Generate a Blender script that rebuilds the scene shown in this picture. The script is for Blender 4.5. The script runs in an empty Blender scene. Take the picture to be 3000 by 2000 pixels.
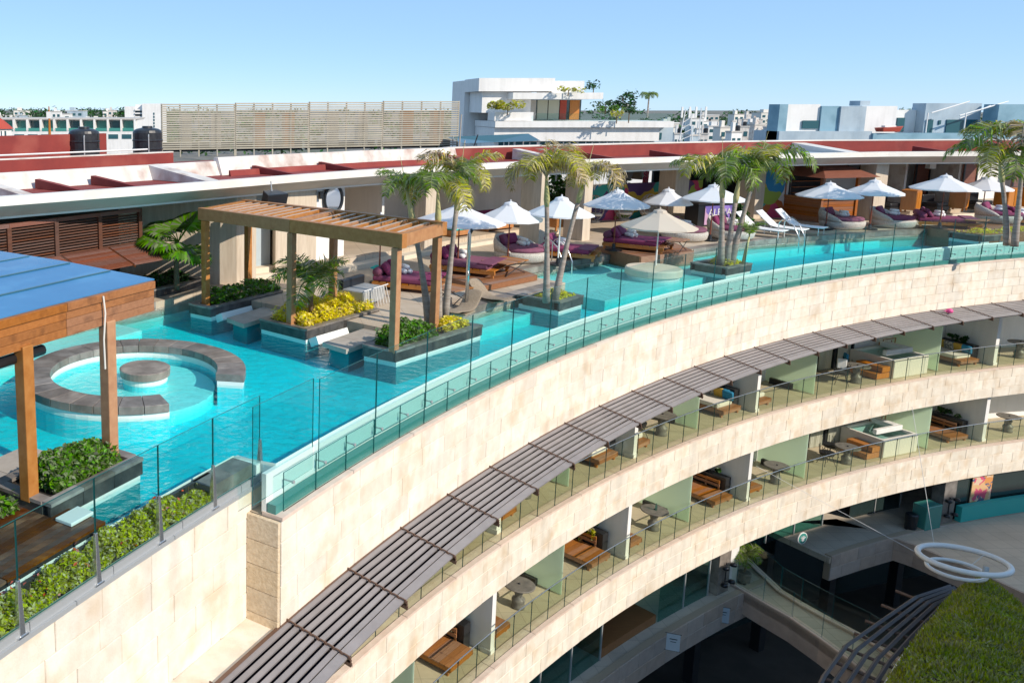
import bpy, bmesh, math, random
from mathutils import Vector, Matrix, Euler
random.seed(7)
RAD = math.radians
scene = bpy.context.scene
col = scene.collection

# ------------------------------------------------------------------ camera
cam_data = bpy.data.cameras.new('camera')
cam_data.sensor_width = 36.0
cam_data.lens = 30.0
cam_data.shift_x = 0.2667
cam_data.shift_y = -0.0933
cam_data.clip_end = 6000
camera = bpy.data.objects.new('camera', cam_data)
camera.location = (0, 0, 5.6)
camera.rotation_euler = (RAD(90 - 9.269), 0, 0)
col.objects.link(camera)
scene.camera = camera

# ------------------------------------------------------------------ sky and sun
SUN = Vector((0.74, -0.67, 0)).normalized() * math.cos(RAD(33)) + Vector((0, 0, math.sin(RAD(33))))
world = bpy.data.worlds.new('World')
scene.world = world
world.use_nodes = True
wn = world.node_tree.nodes
bg = wn['Background']
sky = wn.new('ShaderNodeTexSky')
sky.sky_type = 'NISHITA'
sky.sun_disc = False
sky.sun_elevation = RAD(33)
sky.sun_rotation = math.atan2(SUN.x, SUN.y)
sky.air_density = 0.7
sky.dust_density = 0.0
sky.altitude = 1000.0
sky.ozone_density = 3.6
mixs = wn.new('ShaderNodeMix'); mixs.data_type = 'RGBA'; mixs.inputs[0].default_value = 0.6
mixs.inputs[7].default_value = (2.9, 4.9, 7.5, 1)
world.node_tree.links.new(sky.outputs[0], mixs.inputs[6])
world.node_tree.links.new(mixs.outputs[2], bg.inputs[0])
bg.inputs[1].default_value = 0.092
sun_data = bpy.data.lights.new('sun', 'SUN')
sun_data.energy = 3.1
sun_data.angle = RAD(0.5)
sun_data.color = (1.0, 0.90, 0.77)
sun = bpy.data.objects.new('sun', sun_data)
sun.rotation_euler = SUN.to_track_quat('Z', 'Y').to_euler()
sun.location = (30, -30, 40)
col.objects.link(sun)
scene.cycles.transparent_max_bounces = 40
scene.view_settings.view_transform = 'Standard'
scene.view_settings.look = 'None'
scene.view_settings.gamma = 1.0
scene.view_settings.exposure = 0.68
scene.view_settings.use_curve_mapping = False

# ------------------------------------------------------------------ polar frame of the courtyard
CX, CY, RR = 50.84, -24.77, 62.34
def P(a, dr, z=0.0):
    r = RR + dr
    return (CX + r * math.cos(RAD(a)), CY + r * math.sin(RAD(a)), z)
def rz(a):
    return RAD(a - 90)

# ------------------------------------------------------------------ helpers
class MB:
    def __init__(s):
        s.v = []; s.f = []; s.m = []; s.mi = 0
    def add(s, verts, faces):
        n = len(s.v); s.v += [tuple(p) for p in verts]
        s.f += [tuple(i + n for i in f) for f in faces]
        s.m += [s.mi] * len(faces); return s
    def box(s, c, size, rot=0.0, M=None):
        hx, hy, hz = size[0] / 2, size[1] / 2, size[2] / 2
        pts = [Vector((x, y, z)) for z in (-hz, hz) for x, y in ((-hx, -hy), (hx, -hy), (hx, hy), (-hx, hy))]
        if M is None:
            M = Matrix.Rotation(rot, 3, 'Z')
        pts = [M @ p + Vector(c) for p in pts]
        return s.add(pts, [(3, 2, 1, 0), (4, 5, 6, 7), (0, 1, 5, 4), (1, 2, 6, 5), (2, 3, 7, 6), (3, 0, 4, 7)])
    def bb(s, x0, x1, y0, y1, z0, z1):
        return s.box(((x0 + x1) / 2, (y0 + y1) / 2, (z0 + z1) / 2), (abs(x1 - x0), abs(y1 - y0), abs(z1 - z0)))
    def prism(s, poly, z0, z1, top=True, bottom=True):
        n = len(poly)
        ar = sum(poly[i][0] * poly[(i + 1) % n][1] - poly[(i + 1) % n][0] * poly[i][1] for i in range(n))
        if ar < 0: poly = list(reversed(poly))
        v = [(p[0], p[1], z0) for p in poly] + [(p[0], p[1], z1) for p in poly]
        f = [(i, (i + 1) % n, n + (i + 1) % n, n + i) for i in range(n)]
        if top: f.append(tuple(range(n, 2 * n)))
        if bottom: f.append(tuple(reversed(range(n))))
        return s.add(v, f)
    def arc(s, a0, a1, d0, d1, z0, z1, step=1.0):
        n = max(1, int(abs(a1 - a0) / step + 0.999))
        v = []; f = []
        for i in range(n + 1):
            a = a0 + (a1 - a0) * i / n
            v += [P(a, d0, z0), P(a, d1, z0), P(a, d1, z1), P(a, d0, z1)]
        fl = a1 > a0
        for i in range(n):
            k = 4 * i
            for j in range(4):
                q = (k + j, k + (j + 1) % 4, k + 4 + (j + 1) % 4, k + 4 + j)
                f.append(q if not fl else q[::-1])
        f.append((0, 1, 2, 3) if fl else (3, 2, 1, 0)); e = 4 * n
        f.append((e + 3, e + 2, e + 1, e) if fl else (e, e + 1, e + 2, e + 3))
        return s.add(v, f)
    def tube(s, path, r, n=8, caps=True):
        path = [Vector(p) for p in path]; m = len(path)
        rs = r if isinstance(r, (list, tuple)) else [r] * m
        v = []
        up = Vector((0, 0, 1))
        t0 = (path[1] - path[0]).normalized()
        x = t0.cross(up)
        if x.length < 1e-3: x = Vector((1, 0, 0))
        x.normalize()
        for i in range(m):
            t = (path[min(i + 1, m - 1)] - path[max(i - 1, 0)]).normalized()
            x = (x - t * x.dot(t)).normalized(); y = t.cross(x)
            for k in range(n):
                w = 2 * math.pi * k / n
                v.append(path[i] + (x * math.cos(w) + y * math.sin(w)) * rs[i])
        f = [(i * n + k, i * n + (k + 1) % n, (i + 1) * n + (k + 1) % n, (i + 1) * n + k) for i in range(m - 1) for k in range(n)]
        if caps:
            f.append(tuple(reversed(range(n)))); f.append(tuple(range((m - 1) * n, m * n)))
        return s.add(v, f)
    def lathe(s, prof, n=20, c=(0, 0, 0)):
        v = []; m = len(prof)
        for r, z in prof:
            for k in range(n):
                w = 2 * math.pi * k / n
                v.append((c[0] + r * math.cos(w), c[1] + r * math.sin(w), c[2] + z))
        f = [(i * n + k, i * n + (k + 1) % n, (i + 1) * n + (k + 1) % n, (i + 1) * n + k) for i in range(m - 1) for k in range(n)]
        f.append(tuple(reversed(range(n)))); f.append(tuple(range((m - 1) * n, m * n)))
        return s.add(v, f)
    def mesh(s, name, mats, smooth=False):
        me = bpy.data.meshes.new(name)
        me.from_pydata([tuple(p) for p in s.v], [], s.f)
        if not isinstance(mats, (list, tuple)): mats = [mats]
        for m in mats: me.materials.append(m)
        if len(mats) > 1: me.polygons.foreach_set('material_index', s.m)
        if smooth: me.polygons.foreach_set('use_smooth', [True] * len(me.polygons))
        me.update(); return me
    def build(s, name, mats, parent=None, smooth=False, bevel=0.0, loc=None, rot=None):
        o = bpy.data.objects.new(name, s.mesh(name, mats, smooth)); col.objects.link(o)
        if parent: o.parent = parent
        if loc: o.location = loc
        if rot: o.rotation_euler = rot
        if bevel:
            b = o.modifiers.new('bevel', 'BEVEL'); b.width = bevel; b.segments = 2; b.limit_method = 'ANGLE'
        return o

def inst(name, me, parent=None, loc=(0, 0, 0), rot=(0, 0, 0), scale=(1, 1, 1)):
    o = bpy.data.objects.new(name, me); col.objects.link(o)
    o.location = loc; o.rotation_euler = rot; o.scale = scale
    if parent: o.parent = parent
    return o
def tag(o, label, cat, group=None):
    o['label'] = label; o['category'] = cat
    if group: o['group'] = group
    return o
def struct(o, kind='structure', label=None):
    o['kind'] = kind
    if label: o['label'] = label
    return o
def thing(name, label, cat, loc=(0, 0, 0), rotz=0.0, group=None):
    o = bpy.data.objects.new(name, None); col.objects.link(o); o.empty_display_size = 0.2
    o.location = loc; o.rotation_euler = (0, 0, rotz)
    return tag(o, label, cat, group)
def copy_tree(o, parent=None, loc=None, rotz=None, label=None):
    c = o.copy(); col.objects.link(c); c.parent = parent
    if loc is not None: c.location = loc
    if rotz is not None: c.rotation_euler = (0, 0, rotz)
    if label: c['label'] = label
    for ch in list(o.children): copy_tree(ch, c)
    return c

# ------------------------------------------------------------------ materials
def mat(name, c, rough=0.7, c2=None, ns=3.0, objvar=0.0, island=0.0, bump=0.0, bs=40.0, metal=0.0,
        stretch=None, world_pos=True, detail=4, spec=0.5, c3=None, ns3=0.6, alpha=1.0, transl=0.0, streak=0.0):
    m = bpy.data.materials.new(name); m.use_nodes = True
    nt = m.node_tree; N = nt.nodes; L = nt.links
    bs_ = N['Principled BSDF']
    bs_.inputs['Roughness'].default_value = rough
    bs_.inputs['Metallic'].default_value = metal
    bs_.inputs['Specular IOR Level'].default_value = spec
    if world_pos and not stretch:
        vec = N.new('ShaderNodeNewGeometry').outputs['Position']
    else:
        tc = N.new('ShaderNodeTexCoord'); oi = N.new('ShaderNodeObjectInfo')
        mp = N.new('ShaderNodeMapping'); va = N.new('ShaderNodeVectorMath'); va.operation = 'ADD'
        ml = N.new('ShaderNodeMath'); ml.operation = 'MULTIPLY'; ml.inputs[1].default_value = 37.0
        L.new(oi.outputs['Random'], ml.inputs[0])
        L.new(tc.outputs['Object'], va.inputs[0]); L.new(ml.outputs[0], va.inputs[1])
        L.new(va.outputs[0], mp.inputs[0])
        if stretch: mp.inputs['Scale'].default_value = stretch
        vec = mp.outputs[0]
    cur = None
    rgb = lambda k: (k[0], k[1], k[2], 1)
    if c2:
        nz = N.new('ShaderNodeTexNoise'); nz.inputs['Scale'].default_value = ns; nz.inputs['Detail'].default_value = detail
        nz.inputs['Roughness'].default_value = 0.65
        L.new(vec, nz.inputs['Vector'])
        cr = N.new('ShaderNodeValToRGB'); cr.color_ramp.elements[0].position = 0.33; cr.color_ramp.elements[1].position = 0.67
        cr.color_ramp.elements[0].color = rgb(c); cr.color_ramp.elements[1].color = rgb(c2)
        L.new(nz.outputs[0], cr.inputs[0]); cur = cr.outputs[0]
    if c3:
        nz = N.new('ShaderNodeTexNoise'); nz.inputs['Scale'].default_value = ns3; nz.inputs['Detail'].default_value = 5
        L.new(vec, nz.inputs['Vector'])
        mr = N.new('ShaderNodeMapRange'); mr.inputs[1].default_value = 0.52; mr.inputs[2].default_value = 0.72
        L.new(nz.outputs[0], mr.inputs[0])
        mx = N.new('ShaderNodeMix'); mx.data_type = 'RGBA'
        if cur is None: mx.inputs[6].default_value = rgb(c)
        else: L.new(cur, mx.inputs[6])
        mx.inputs[7].default_value = rgb(c3); L.new(mr.outputs[0], mx.inputs[0]); cur = mx.outputs[2]
    if streak:
        sm_ = N.new('ShaderNodeVectorMath'); sm_.operation = 'MULTIPLY'; sm_.inputs[1].default_value = (2.6, 2.6, 0.28)
        nz = N.new('ShaderNodeTexNoise'); nz.inputs['Scale'].default_value = 1.0; nz.inputs['Detail'].default_value = 6
        L.new(vec, sm_.inputs[0]); L.new(sm_.outputs[0], nz.inputs['Vector'])
        mr = N.new('ShaderNodeMapRange'); mr.inputs[1].default_value = 0.45; mr.inputs[2].default_value = 0.75; mr.inputs[3].default_value = 1.0; mr.inputs[4].default_value = 1.0 - streak
        L.new(nz.outputs[0], mr.inputs[0])
        hs = N.new('ShaderNodeHueSaturation'); L.new(mr.outputs[0], hs.inputs['Value'])
        if cur is None: hs.inputs['Color'].default_value = rgb(c)
        else: L.new(cur, hs.inputs['Color'])
        cur = hs.outputs[0]
    if objvar or island:
        if objvar: src = N.new('ShaderNodeObjectInfo').outputs['Random']
        else: src = N.new('ShaderNodeNewGeometry').outputs['Random Per Island']
        amt = objvar or island
        hs = N.new('ShaderNodeHueSaturation')
        mr = N.new('ShaderNodeMapRange'); mr.inputs[3].default_value = 1 - amt; mr.inputs[4].default_value = 1 + amt
        L.new(src, mr.inputs[0]); L.new(mr.outputs[0], hs.inputs['Value'])
        m2 = N.new('ShaderNodeMath'); m2.operation = 'MULTIPLY'; m2.inputs[1].default_value = 7.13
        m3 = N.new('ShaderNodeMath'); m3.operation = 'FRACT'; L.new(src, m2.inputs[0]); L.new(m2.outputs[0], m3.inputs[0])
        mr2 = N.new('ShaderNodeMapRange'); mr2.inputs[3].default_value = 1 - amt * 1.2; mr2.inputs[4].default_value = 1 + amt * 1.2
        L.new(m3.outputs[0], mr2.inputs[0]); L.new(mr2.outputs[0], hs.inputs['Saturation'])
        if island:
            mr3 = N.new('ShaderNodeMapRange'); mr3.inputs[3].default_value = 0.5 - 0.06 * amt; mr3.inputs[4].default_value = 0.5 + 0.06 * amt
            L.new(m3.outputs[0], mr3.inputs[0]); L.new(mr3.outputs[0], hs.inputs['Hue'])
        if cur is None: hs.inputs['Color'].default_value = rgb(c)
        else: L.new(cur, hs.inputs['Color'])
        cur = hs.outputs[0]
    if cur is None: bs_.inputs['Base Color'].default_value = rgb(c)
    else: L.new(cur, bs_.inputs['Base Color'])
    if bump:
        nz = N.new('ShaderNodeTexNoise'); nz.inputs['Scale'].default_value = bs; nz.inputs['Detail'].default_value = 3
        L.new(vec, nz.inputs['Vector'])
        bp = N.new('ShaderNodeBump'); bp.inputs['Strength'].default_value = bump; bp.inputs['Distance'].default_value = 0.02
        L.new(nz.outputs[0], bp.inputs['Height']); L.new(bp.outputs[0], bs_.inputs['Normal'])
    if transl:
        tr = N.new('ShaderNodeBsdfTranslucent'); ms = N.new('ShaderNodeMixShader'); ms.inputs[0].default_value = transl
        if cur is None: tr.inputs[0].default_value = rgb(c)
        else: L.new(cur, tr.inputs[0])
        L.new(bs_.outputs[0], ms.inputs[1]); L.new(tr.outputs[0], ms.inputs[2])
        L.new(ms.outputs[0], N['Material Output'].inputs[0])
    return m

def glassy(name, tint, refl=0.5, rough=0.0, ripple=0.0, ior=1.45):
    m = bpy.data.materials.new(name); m.use_nodes = True
    nt = m.node_tree; N = nt.nodes; L = nt.links
    N.remove(N['Principled BSDF'])
    tr = N.new('ShaderNodeBsdfTransparent'); tr.inputs[0].default_value = (*tint, 1)
    gl = N.new('ShaderNodeBsdfGlossy'); gl.inputs['Roughness'].default_value = rough
    fr = N.new('ShaderNodeLayerWeight'); fr.inputs[0].default_value = 0.5
    pw_ = N.new('ShaderNodeMath'); pw_.operation = 'POWER'; pw_.inputs[1].default_value = 5.0
    mu = N.new('ShaderNodeMath'); mu.operation = 'MULTIPLY_ADD'; mu.inputs[1].default_value = refl; mu.inputs[2].default_value = ((ior - 1) / (ior + 1)) ** 2 * refl
    ms = N.new('ShaderNodeMixShader')
    L.new(fr.outputs['Facing'], pw_.inputs[0]); L.new(pw_.outputs[0], mu.inputs[0]); L.new(mu.outputs[0], ms.inputs[0])
    L.new(tr.outputs[0], ms.inputs[1]); L.new(gl.outputs[0], ms.inputs[2])
    L.new(ms.outputs[0], N['Material Output'].inputs[0])
    if ripple:
        g = N.new('ShaderNodeNewGeometry')
        n1 = N.new('ShaderNodeTexNoise'); n1.inputs['Scale'].default_value = 5.0; n1.inputs['Detail'].default_value = 4
        n2 = N.new('ShaderNodeTexNoise'); n2.inputs['Scale'].default_value = 0.45; n2.inputs['Detail'].default_value = 1
        L.new(g.outputs['Position'], n1.inputs['Vector']); L.new(g.outputs['Position'], n2.inputs['Vector'])
        mm = N.new('ShaderNodeMath'); mm.operation = 'MULTIPLY'; L.new(n1.outputs[0], mm.inputs[0]); L.new(n2.outputs[0], mm.inputs[1])
        bp = N.new('ShaderNodeBump'); bp.inputs['Strength'].default_value = ripple; bp.inputs['Distance'].default_value = 0.30
        L.new(mm.outputs[0], bp.inputs['Height'])
        L.new(bp.outputs[0], gl.inputs['Normal']); L.new(bp.outputs[0], fr.inputs['Normal'])
    return m

M = {}
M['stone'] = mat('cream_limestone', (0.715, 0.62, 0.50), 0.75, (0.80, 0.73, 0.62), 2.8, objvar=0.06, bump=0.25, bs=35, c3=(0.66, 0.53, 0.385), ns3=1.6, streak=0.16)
M['stone_back'] = mat('limestone_joint', (0.40, 0.32, 0.23), 0.9)
M['stone_rough'] = mat('bush_hammered_limestone', (0.72, 0.58, 0.40), 0.9, (0.58, 0.44, 0.28), 14, objvar=0.06, bump=0.9, bs=22)
M['coping'] = mat('pink_limestone_coping', (0.62, 0.47, 0.38), 0.7, (0.70, 0.57, 0.47), 4, objvar=0.08)
M['trav'] = mat('travertine_wall', (0.62, 0.53, 0.42), 0.8, (0.50, 0.41, 0.31), 2.0, stretch=(5, 5, 0.5), bump=0.1)
M['white'] = mat('white_plaster', (0.80, 0.78, 0.75), 0.8, (0.74, 0.72, 0.69), 0.8, streak=0.12)
M['white_d'] = mat('weathered_white_plaster', (0.74, 0.70, 0.65), 0.85, (0.63, 0.57, 0.51), 1.4, c3=(0.42, 0.30, 0.25), ns3=1.3, streak=0.25)
M['redroof'] = mat('red_waterproof_paint', (0.25, 0.036, 0.028), 0.8, (0.20, 0.028, 0.024), 1.5, c3=(0.31, 0.075, 0.055), ns3=0.7)
M['gutter'] = mat('white_gutter_metal', (0.76, 0.72, 0.66), 0.5, (0.68, 0.63, 0.56), 1.2)
M['soffit'] = mat('grey_beige_awning_fabric', (0.62, 0.57, 0.50), 0.9, (0.52, 0.47, 0.41), 0.8, bump=0.2, bs=2)
M['slate'] = mat('dark_slate', (0.035, 0.034, 0.033), 0.4, (0.085, 0.08, 0.075), 3.5, objvar=0.3, c3=(0.14, 0.125, 0.11), ns3=2.5)
M['slate_top'] = mat('slate_coping', (0.14, 0.12, 0.105), 0.45, (0.25, 0.22, 0.195), 3.0, objvar=0.25, c3=(0.32, 0.285, 0.25), ns3=2.0)
M['deck'] = mat('travertine_deck', (0.50, 0.40, 0.29), 0.65, (0.58, 0.48, 0.37), 1.2, c3=(0.42, 0.32, 0.22), ns3=0.6)
M['deckstep'] = mat('cream_step_stone', (0.70, 0.62, 0.50), 0.7, (0.62, 0.54, 0.42), 1.5)
M['slab'] = mat('grey_step_slab', (0.47, 0.42, 0.36), 0.7, (0.38, 0.33, 0.28), 3.0, objvar=0.1)
M['poolwhite'] = mat('white_pool_tile', (0.78, 0.80, 0.76), 0.4)
M['poolfloor'] = mat('turquoise_pool_mosaic', (0.10, 0.70, 0.76), 0.5, (0.13, 0.78, 0.82), 2.2)
M['poolshallow'] = mat('pale_pool_ledge', (0.50, 0.74, 0.70), 0.5, (0.58, 0.78, 0.74), 1.5)
M['wood'] = mat('teak_beam', (0.36, 0.155, 0.058), 0.5, (0.45, 0.22, 0.09), 3, stretch=(2, 2, 2), objvar=0.1, bump=0.05)
M['woodlong'] = mat('orange_cedar_plank', (0.37, 0.155, 0.058), 0.5, (0.29, 0.115, 0.04), 6, stretch=(0.3, 3, 3), objvar=0.12, c3=(0.20, 0.08, 0.03), ns3=1.5)
M['decking'] = mat('wet_brown_decking', (0.13, 0.055, 0.028), 0.35, (0.075, 0.034, 0.02), 3, stretch=(0.4, 4, 4), objvar=0.3, c3=(0.22, 0.11, 0.06), ns3=0.8)
M['platform'] = mat('brown_platform_board', (0.23, 0.105, 0.055), 0.55, (0.30, 0.15, 0.085), 4, stretch=(0.5, 4, 4), objvar=0.16)
M['darkwood'] = mat('dark_louvre_wood', (0.075, 0.028, 0.015), 0.6, (0.11, 0.042, 0.022), 5, stretch=(0.4, 4, 4), objvar=0.2)
M['awningwood'] = mat('brown_awning_slat', (0.15, 0.055, 0.035), 0.6, (0.20, 0.085, 0.06), 5, stretch=(0.4, 4, 4), objvar=0.18)
M['orangewood'] = mat('honey_cabinet_wood', (0.48, 0.19, 0.04), 0.45, (0.40, 0.145, 0.03), 4, stretch=(3, 3, 0.4), objvar=0.08)
M['barwood'] = mat('bar_cladding_wood', (0.34, 0.115, 0.03), 0.5, (0.27, 0.085, 0.022), 4, stretch=(0.4, 3, 3), objvar=0.15)
M['teak'] = mat('teak_slat', (0.37, 0.165, 0.065), 0.5, (0.29, 0.12, 0.045), 6, stretch=(0.4, 4, 4), objvar=0.15)
M['louvre'] = mat('taupe_louvre_metal', (0.30, 0.27, 0.265), 0.45, (0.26, 0.235, 0.23), 2, objvar=0.06, metal=0.1, streak=0.12)
M['bracket'] = mat('brown_bracket_metal', (0.16, 0.09, 0.06), 0.5, metal=0.3)
M['steel'] = mat('brushed_steel', (0.70, 0.70, 0.70), 0.22, metal=0.9)
M['greymetal'] = mat('grey_channel_metal', (0.42, 0.43, 0.43), 0.4, metal=0.3)
M['blackmetal'] = mat('black_metal', (0.02, 0.02, 0.022), 0.4)
M['black'] = mat('black_plastic', (0.012, 0.014, 0.018), 0.35)
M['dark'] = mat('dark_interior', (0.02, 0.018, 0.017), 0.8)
M['purple'] = mat('plum_fabric', (0.21, 0.045, 0.105), 0.85, (0.16, 0.035, 0.08), 8, objvar=0.15)
M['wicker'] = mat('white_wicker', (0.62, 0.58, 0.52), 0.8, (0.36, 0.32, 0.28), 26, bump=0.6, bs=60)
M['towel'] = mat('white_towel', (0.80, 0.79, 0.77), 0.9, bump=0.3, bs=50)
M['cushion'] = mat('cream_mattress', (0.72, 0.68, 0.61), 0.9)
M['umbrella'] = mat('white_canvas', (0.84, 0.84, 0.85), 0.9, transl=0.25)
M['umbrella_b'] = mat('beige_canvas', (0.66, 0.57, 0.47), 0.9, transl=0.2)
M['redpole'] = mat('mahogany_pole', (0.20, 0.05, 0.025), 0.45)
M['whitepole'] = mat('white_pole', (0.75, 0.74, 0.72), 0.4)
M['yellow'] = mat('mustard_fabric', (0.58, 0.36, 0.06), 0.9)
M['blue'] = mat('blue_fabric', (0.02, 0.20, 0.36), 0.9)
M['turq'] = mat('turquoise_fabric', (0.03, 0.50, 0.46), 0.9)
M['stripe'] = mat('patterned_grey_fabric', (0.55, 0.52, 0.45), 0.9, (0.08, 0.09, 0.10), 16, detail=1)
M['mesh_white'] = mat('white_sling_fabric', (0.78, 0.77, 0.75), 0.8)
M['leaf'] = mat('green_leaf', (0.13, 0.27, 0.02), 0.45, island=0.5, transl=0.4)
M['leaf_y'] = mat('yellow_leaf', (0.85, 0.74, 0.012), 0.5, island=0.25, transl=0.45)
M['leaf_yg'] = mat('yellow_green_leaf', (0.58, 0.55, 0.04), 0.5, island=0.5, transl=0.5)
M['leaf_d'] = mat('dark_green_leaf', (0.04, 0.115, 0.018), 0.45, island=0.5, transl=0.25)
M['flower'] = mat('orange_red_flower', (0.55, 0.07, 0.025), 0.6, island=0.3)
M['frond'] = mat('palm_leaflet', (0.24, 0.34, 0.045), 0.42, island=0.5, transl=0.45)
M['frond_y'] = mat('yellowing_palm_leaflet', (0.54, 0.49, 0.07), 0.5, island=0.45, transl=0.45)
M['frond_dry'] = mat('dry_palm_leaflet', (0.44, 0.34, 0.16), 0.6, island=0.45, transl=0.3)
M['trunk'] = mat('grey_palm_trunk', (0.24, 0.195, 0.16), 0.85, (0.40, 0.34, 0.29), 1.6, bump=0.4, bs=2.0, stretch=(1.2, 1.2, 9))
M['trunk_b'] = mat('brown_palm_trunk', (0.13, 0.08, 0.045), 0.9, (0.22, 0.15, 0.09), 12, bump=0.9, bs=25)
M['shaft'] = mat('pale_green_crownshaft', (0.42, 0.42, 0.17), 0.5, (0.50, 0.44, 0.22), 3)
M['soil'] = mat('dark_soil', (0.03, 0.022, 0.016), 0.95, bump=0.6)
M['tank'] = mat('black_tank_plastic', (0.012, 0.013, 0.016), 0.35, (0.03, 0.03, 0.033), 5)
M['screen'] = mat('sandy_aluminium_slat', (0.43, 0.39, 0.31), 0.55, (0.35, 0.32, 0.25), 1.0, objvar=0.12)
M['floor'] = mat('balcony_floor_tile', (0.50, 0.42, 0.29), 0.55, (0.56, 0.48, 0.34), 1.4)
M['tablestone'] = mat('grey_table_stone', (0.13, 0.12, 0.105), 0.45, (0.22, 0.20, 0.17), 6)
M['curtain'] = mat('cream_curtain', (0.60, 0.60, 0.48), 0.9, transl=0.2)
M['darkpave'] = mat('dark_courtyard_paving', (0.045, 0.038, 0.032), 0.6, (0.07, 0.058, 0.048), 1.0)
M['walk'] = mat('walkway_paving', (0.50, 0.43, 0.34), 0.7, (0.58, 0.50, 0.40), 1.0)
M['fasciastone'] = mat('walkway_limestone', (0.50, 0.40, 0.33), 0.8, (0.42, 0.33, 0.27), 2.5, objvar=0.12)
M['ground'] = mat('city_ground', (0.16, 0.15, 0.13), 0.9, (0.22, 0.20, 0.17), 0.05, c3=(0.06, 0.10, 0.03), ns3=0.02)
M['whitelamp'] = mat('white_lamp_enamel', (0.78, 0.77, 0.76), 0.4)
M['greypaint'] = mat('blue_grey_render', (0.42, 0.50, 0.55), 0.85, (0.36, 0.44, 0.50), 0.7, c3=(0.27, 0.35, 0.41), ns3=0.35, streak=0.10)
M['winblue'] = mat('tinted_window', (0.03, 0.10, 0.12), 0.1)
M['wingreen'] = mat('green_balcony_glass', (0.06, 0.26, 0.22), 0.15)
M['concrete'] = mat('pale_concrete', (0.55, 0.52, 0.48), 0.85, (0.46, 0.43, 0.39), 1.2)
M['tile_red'] = mat('red_roof_tile', (0.40, 0.06, 0.035), 0.7)
M['bluefabricroof'] = mat('blue_membrane_roof', (0.035, 0.17, 0.36), 0.25, (0.05, 0.22, 0.43), 0.5, c3=(0.08, 0.27, 0.48), ns3=1.0)
M['pinkstuff'] = mat('pink_plastic', (0.75, 0.08, 0.28), 0.5)
M['glass'] = glassy('clear_green_glass', (0.875, 0.968, 0.962), 0.8)
M['glass_low'] = glassy('olive_rail_glass', (0.95, 0.98, 0.92), 0.7)
M['glass_edge'] = mat('dark_glass_edge', (0.02, 0.15, 0.14), 0.2)
M['water'] = glassy('pool_water', (0.98, 1.0, 1.0), 0.5, 0.02, ripple=1.0, ior=1.33)
va_ = M['water'].node_tree.nodes.new('ShaderNodeVolumeAbsorption')
va_.inputs['Color'].default_value = (0.0, 0.945, 0.965, 1); va_.inputs['Density'].default_value = 1.5
M['water'].node_tree.links.new(va_.outputs[0], M['water'].node_tree.nodes['Material Output'].inputs['Volume'])
M['frost'] = mat('frosted_green_glass', (0.82, 0.93, 0.79), 0.3, transl=0.65)
M['doorglass'] = mat('dark_door_glass', (0.02, 0.035, 0.035), 0.06, spec=0.8)
M['shopglass'] = glassy('teal_shop_glass', (0.55, 0.80, 0.78), 1.0)
M['mirror'] = mat('mirror_glass', (0.75, 0.75, 0.75), 0.05, metal=1.0)
M['teal'] = mat('teal_panel', (0.03, 0.42, 0.38), 0.5)
def mural(name, cols, scale):
    m = bpy.data.materials.new(name); m.use_nodes = True; nt = m.node_tree; N = nt.nodes; L = nt.links
    tc = N.new('ShaderNodeTexCoord'); vo = N.new('ShaderNodeTexVoronoi'); vo.inputs['Scale'].default_value = scale
    nz = N.new('ShaderNodeTexNoise'); nz.inputs['Scale'].default_value = scale * 0.8
    ad = N.new('ShaderNodeVectorMath'); ad.operation = 'ADD'
    L.new(tc.outputs['Object'], nz.inputs['Vector']); L.new(tc.outputs['Object'], ad.inputs[0]); L.new(nz.outputs['Color'], ad.inputs[1])
    L.new(ad.outputs[0], vo.inputs['Vector'])
    sp = N.new('ShaderNodeSeparateColor'); L.new(vo.outputs['Color'], sp.inputs[0])
    cr = N.new('ShaderNodeValToRGB'); cr.color_ramp.interpolation = 'CONSTANT'
    for i, c in enumerate(cols):
        e = cr.color_ramp.elements[i] if i < 2 else cr.color_ramp.elements.new(i / len(cols))
        e.position = i / len(cols); e.color = (*c, 1)
    L.new(sp.outputs[0], cr.inputs[0]); L.new(cr.outputs[0], N['Principled BSDF'].inputs['Base Color'])
    N['Principled BSDF'].inputs['Roughness'].default_value = 0.7
    return m
M['mural'] = mural('street_art_paint', [(0.02, 0.22, 0.42), (0.55, 0.06, 0.14), (0.03, 0.34, 0.30), (0.60, 0.42, 0.05), (0.45, 0.12, 0.03), (0.10, 0.05, 0.16), (0.30, 0.40, 0.06), (0.6, 0.55, 0.5)], 1.1)
M['poster'] = mural('poster_print', [(0.62, 0.08, 0.16), (0.65, 0.28, 0.08), (0.68, 0.50, 0.35), (0.10, 0.12, 0.2), (0.66, 0.40, 0.2)], 3.0)
M['slat_sunlit'] = mat('sunlit_slat_top', (0.46, 0.36, 0.28), 0.7, (0.55, 0.45, 0.37), 5, stretch=(0.4, 4, 4), objvar=0.12)  # pale tone paints sunlight onto the slat tops
M['tealreflect'] = mat('slate_reflection_teal', (0.015, 0.22, 0.26), 0.4, (0.02, 0.27, 0.30), 4)  # reflection of dark slate in the water, painted onto the underwater bases
M['gutterwet'] = mat('wet_green_gutter', (0.05, 0.22, 0.20), 0.3)
M['blueshade'] = mat('blue_shade_render', (0.20, 0.35, 0.43), 0.85, (0.25, 0.40, 0.48), 0.6, c3=(0.13, 0.25, 0.32), ns3=0.4)  # render with the blue shade of turned faces put into its colour
M['wickertan'] = mat('tan_wicker', (0.36, 0.28, 0.20), 0.8, (0.24, 0.18, 0.12), 26, bump=0.6, bs=60)
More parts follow.
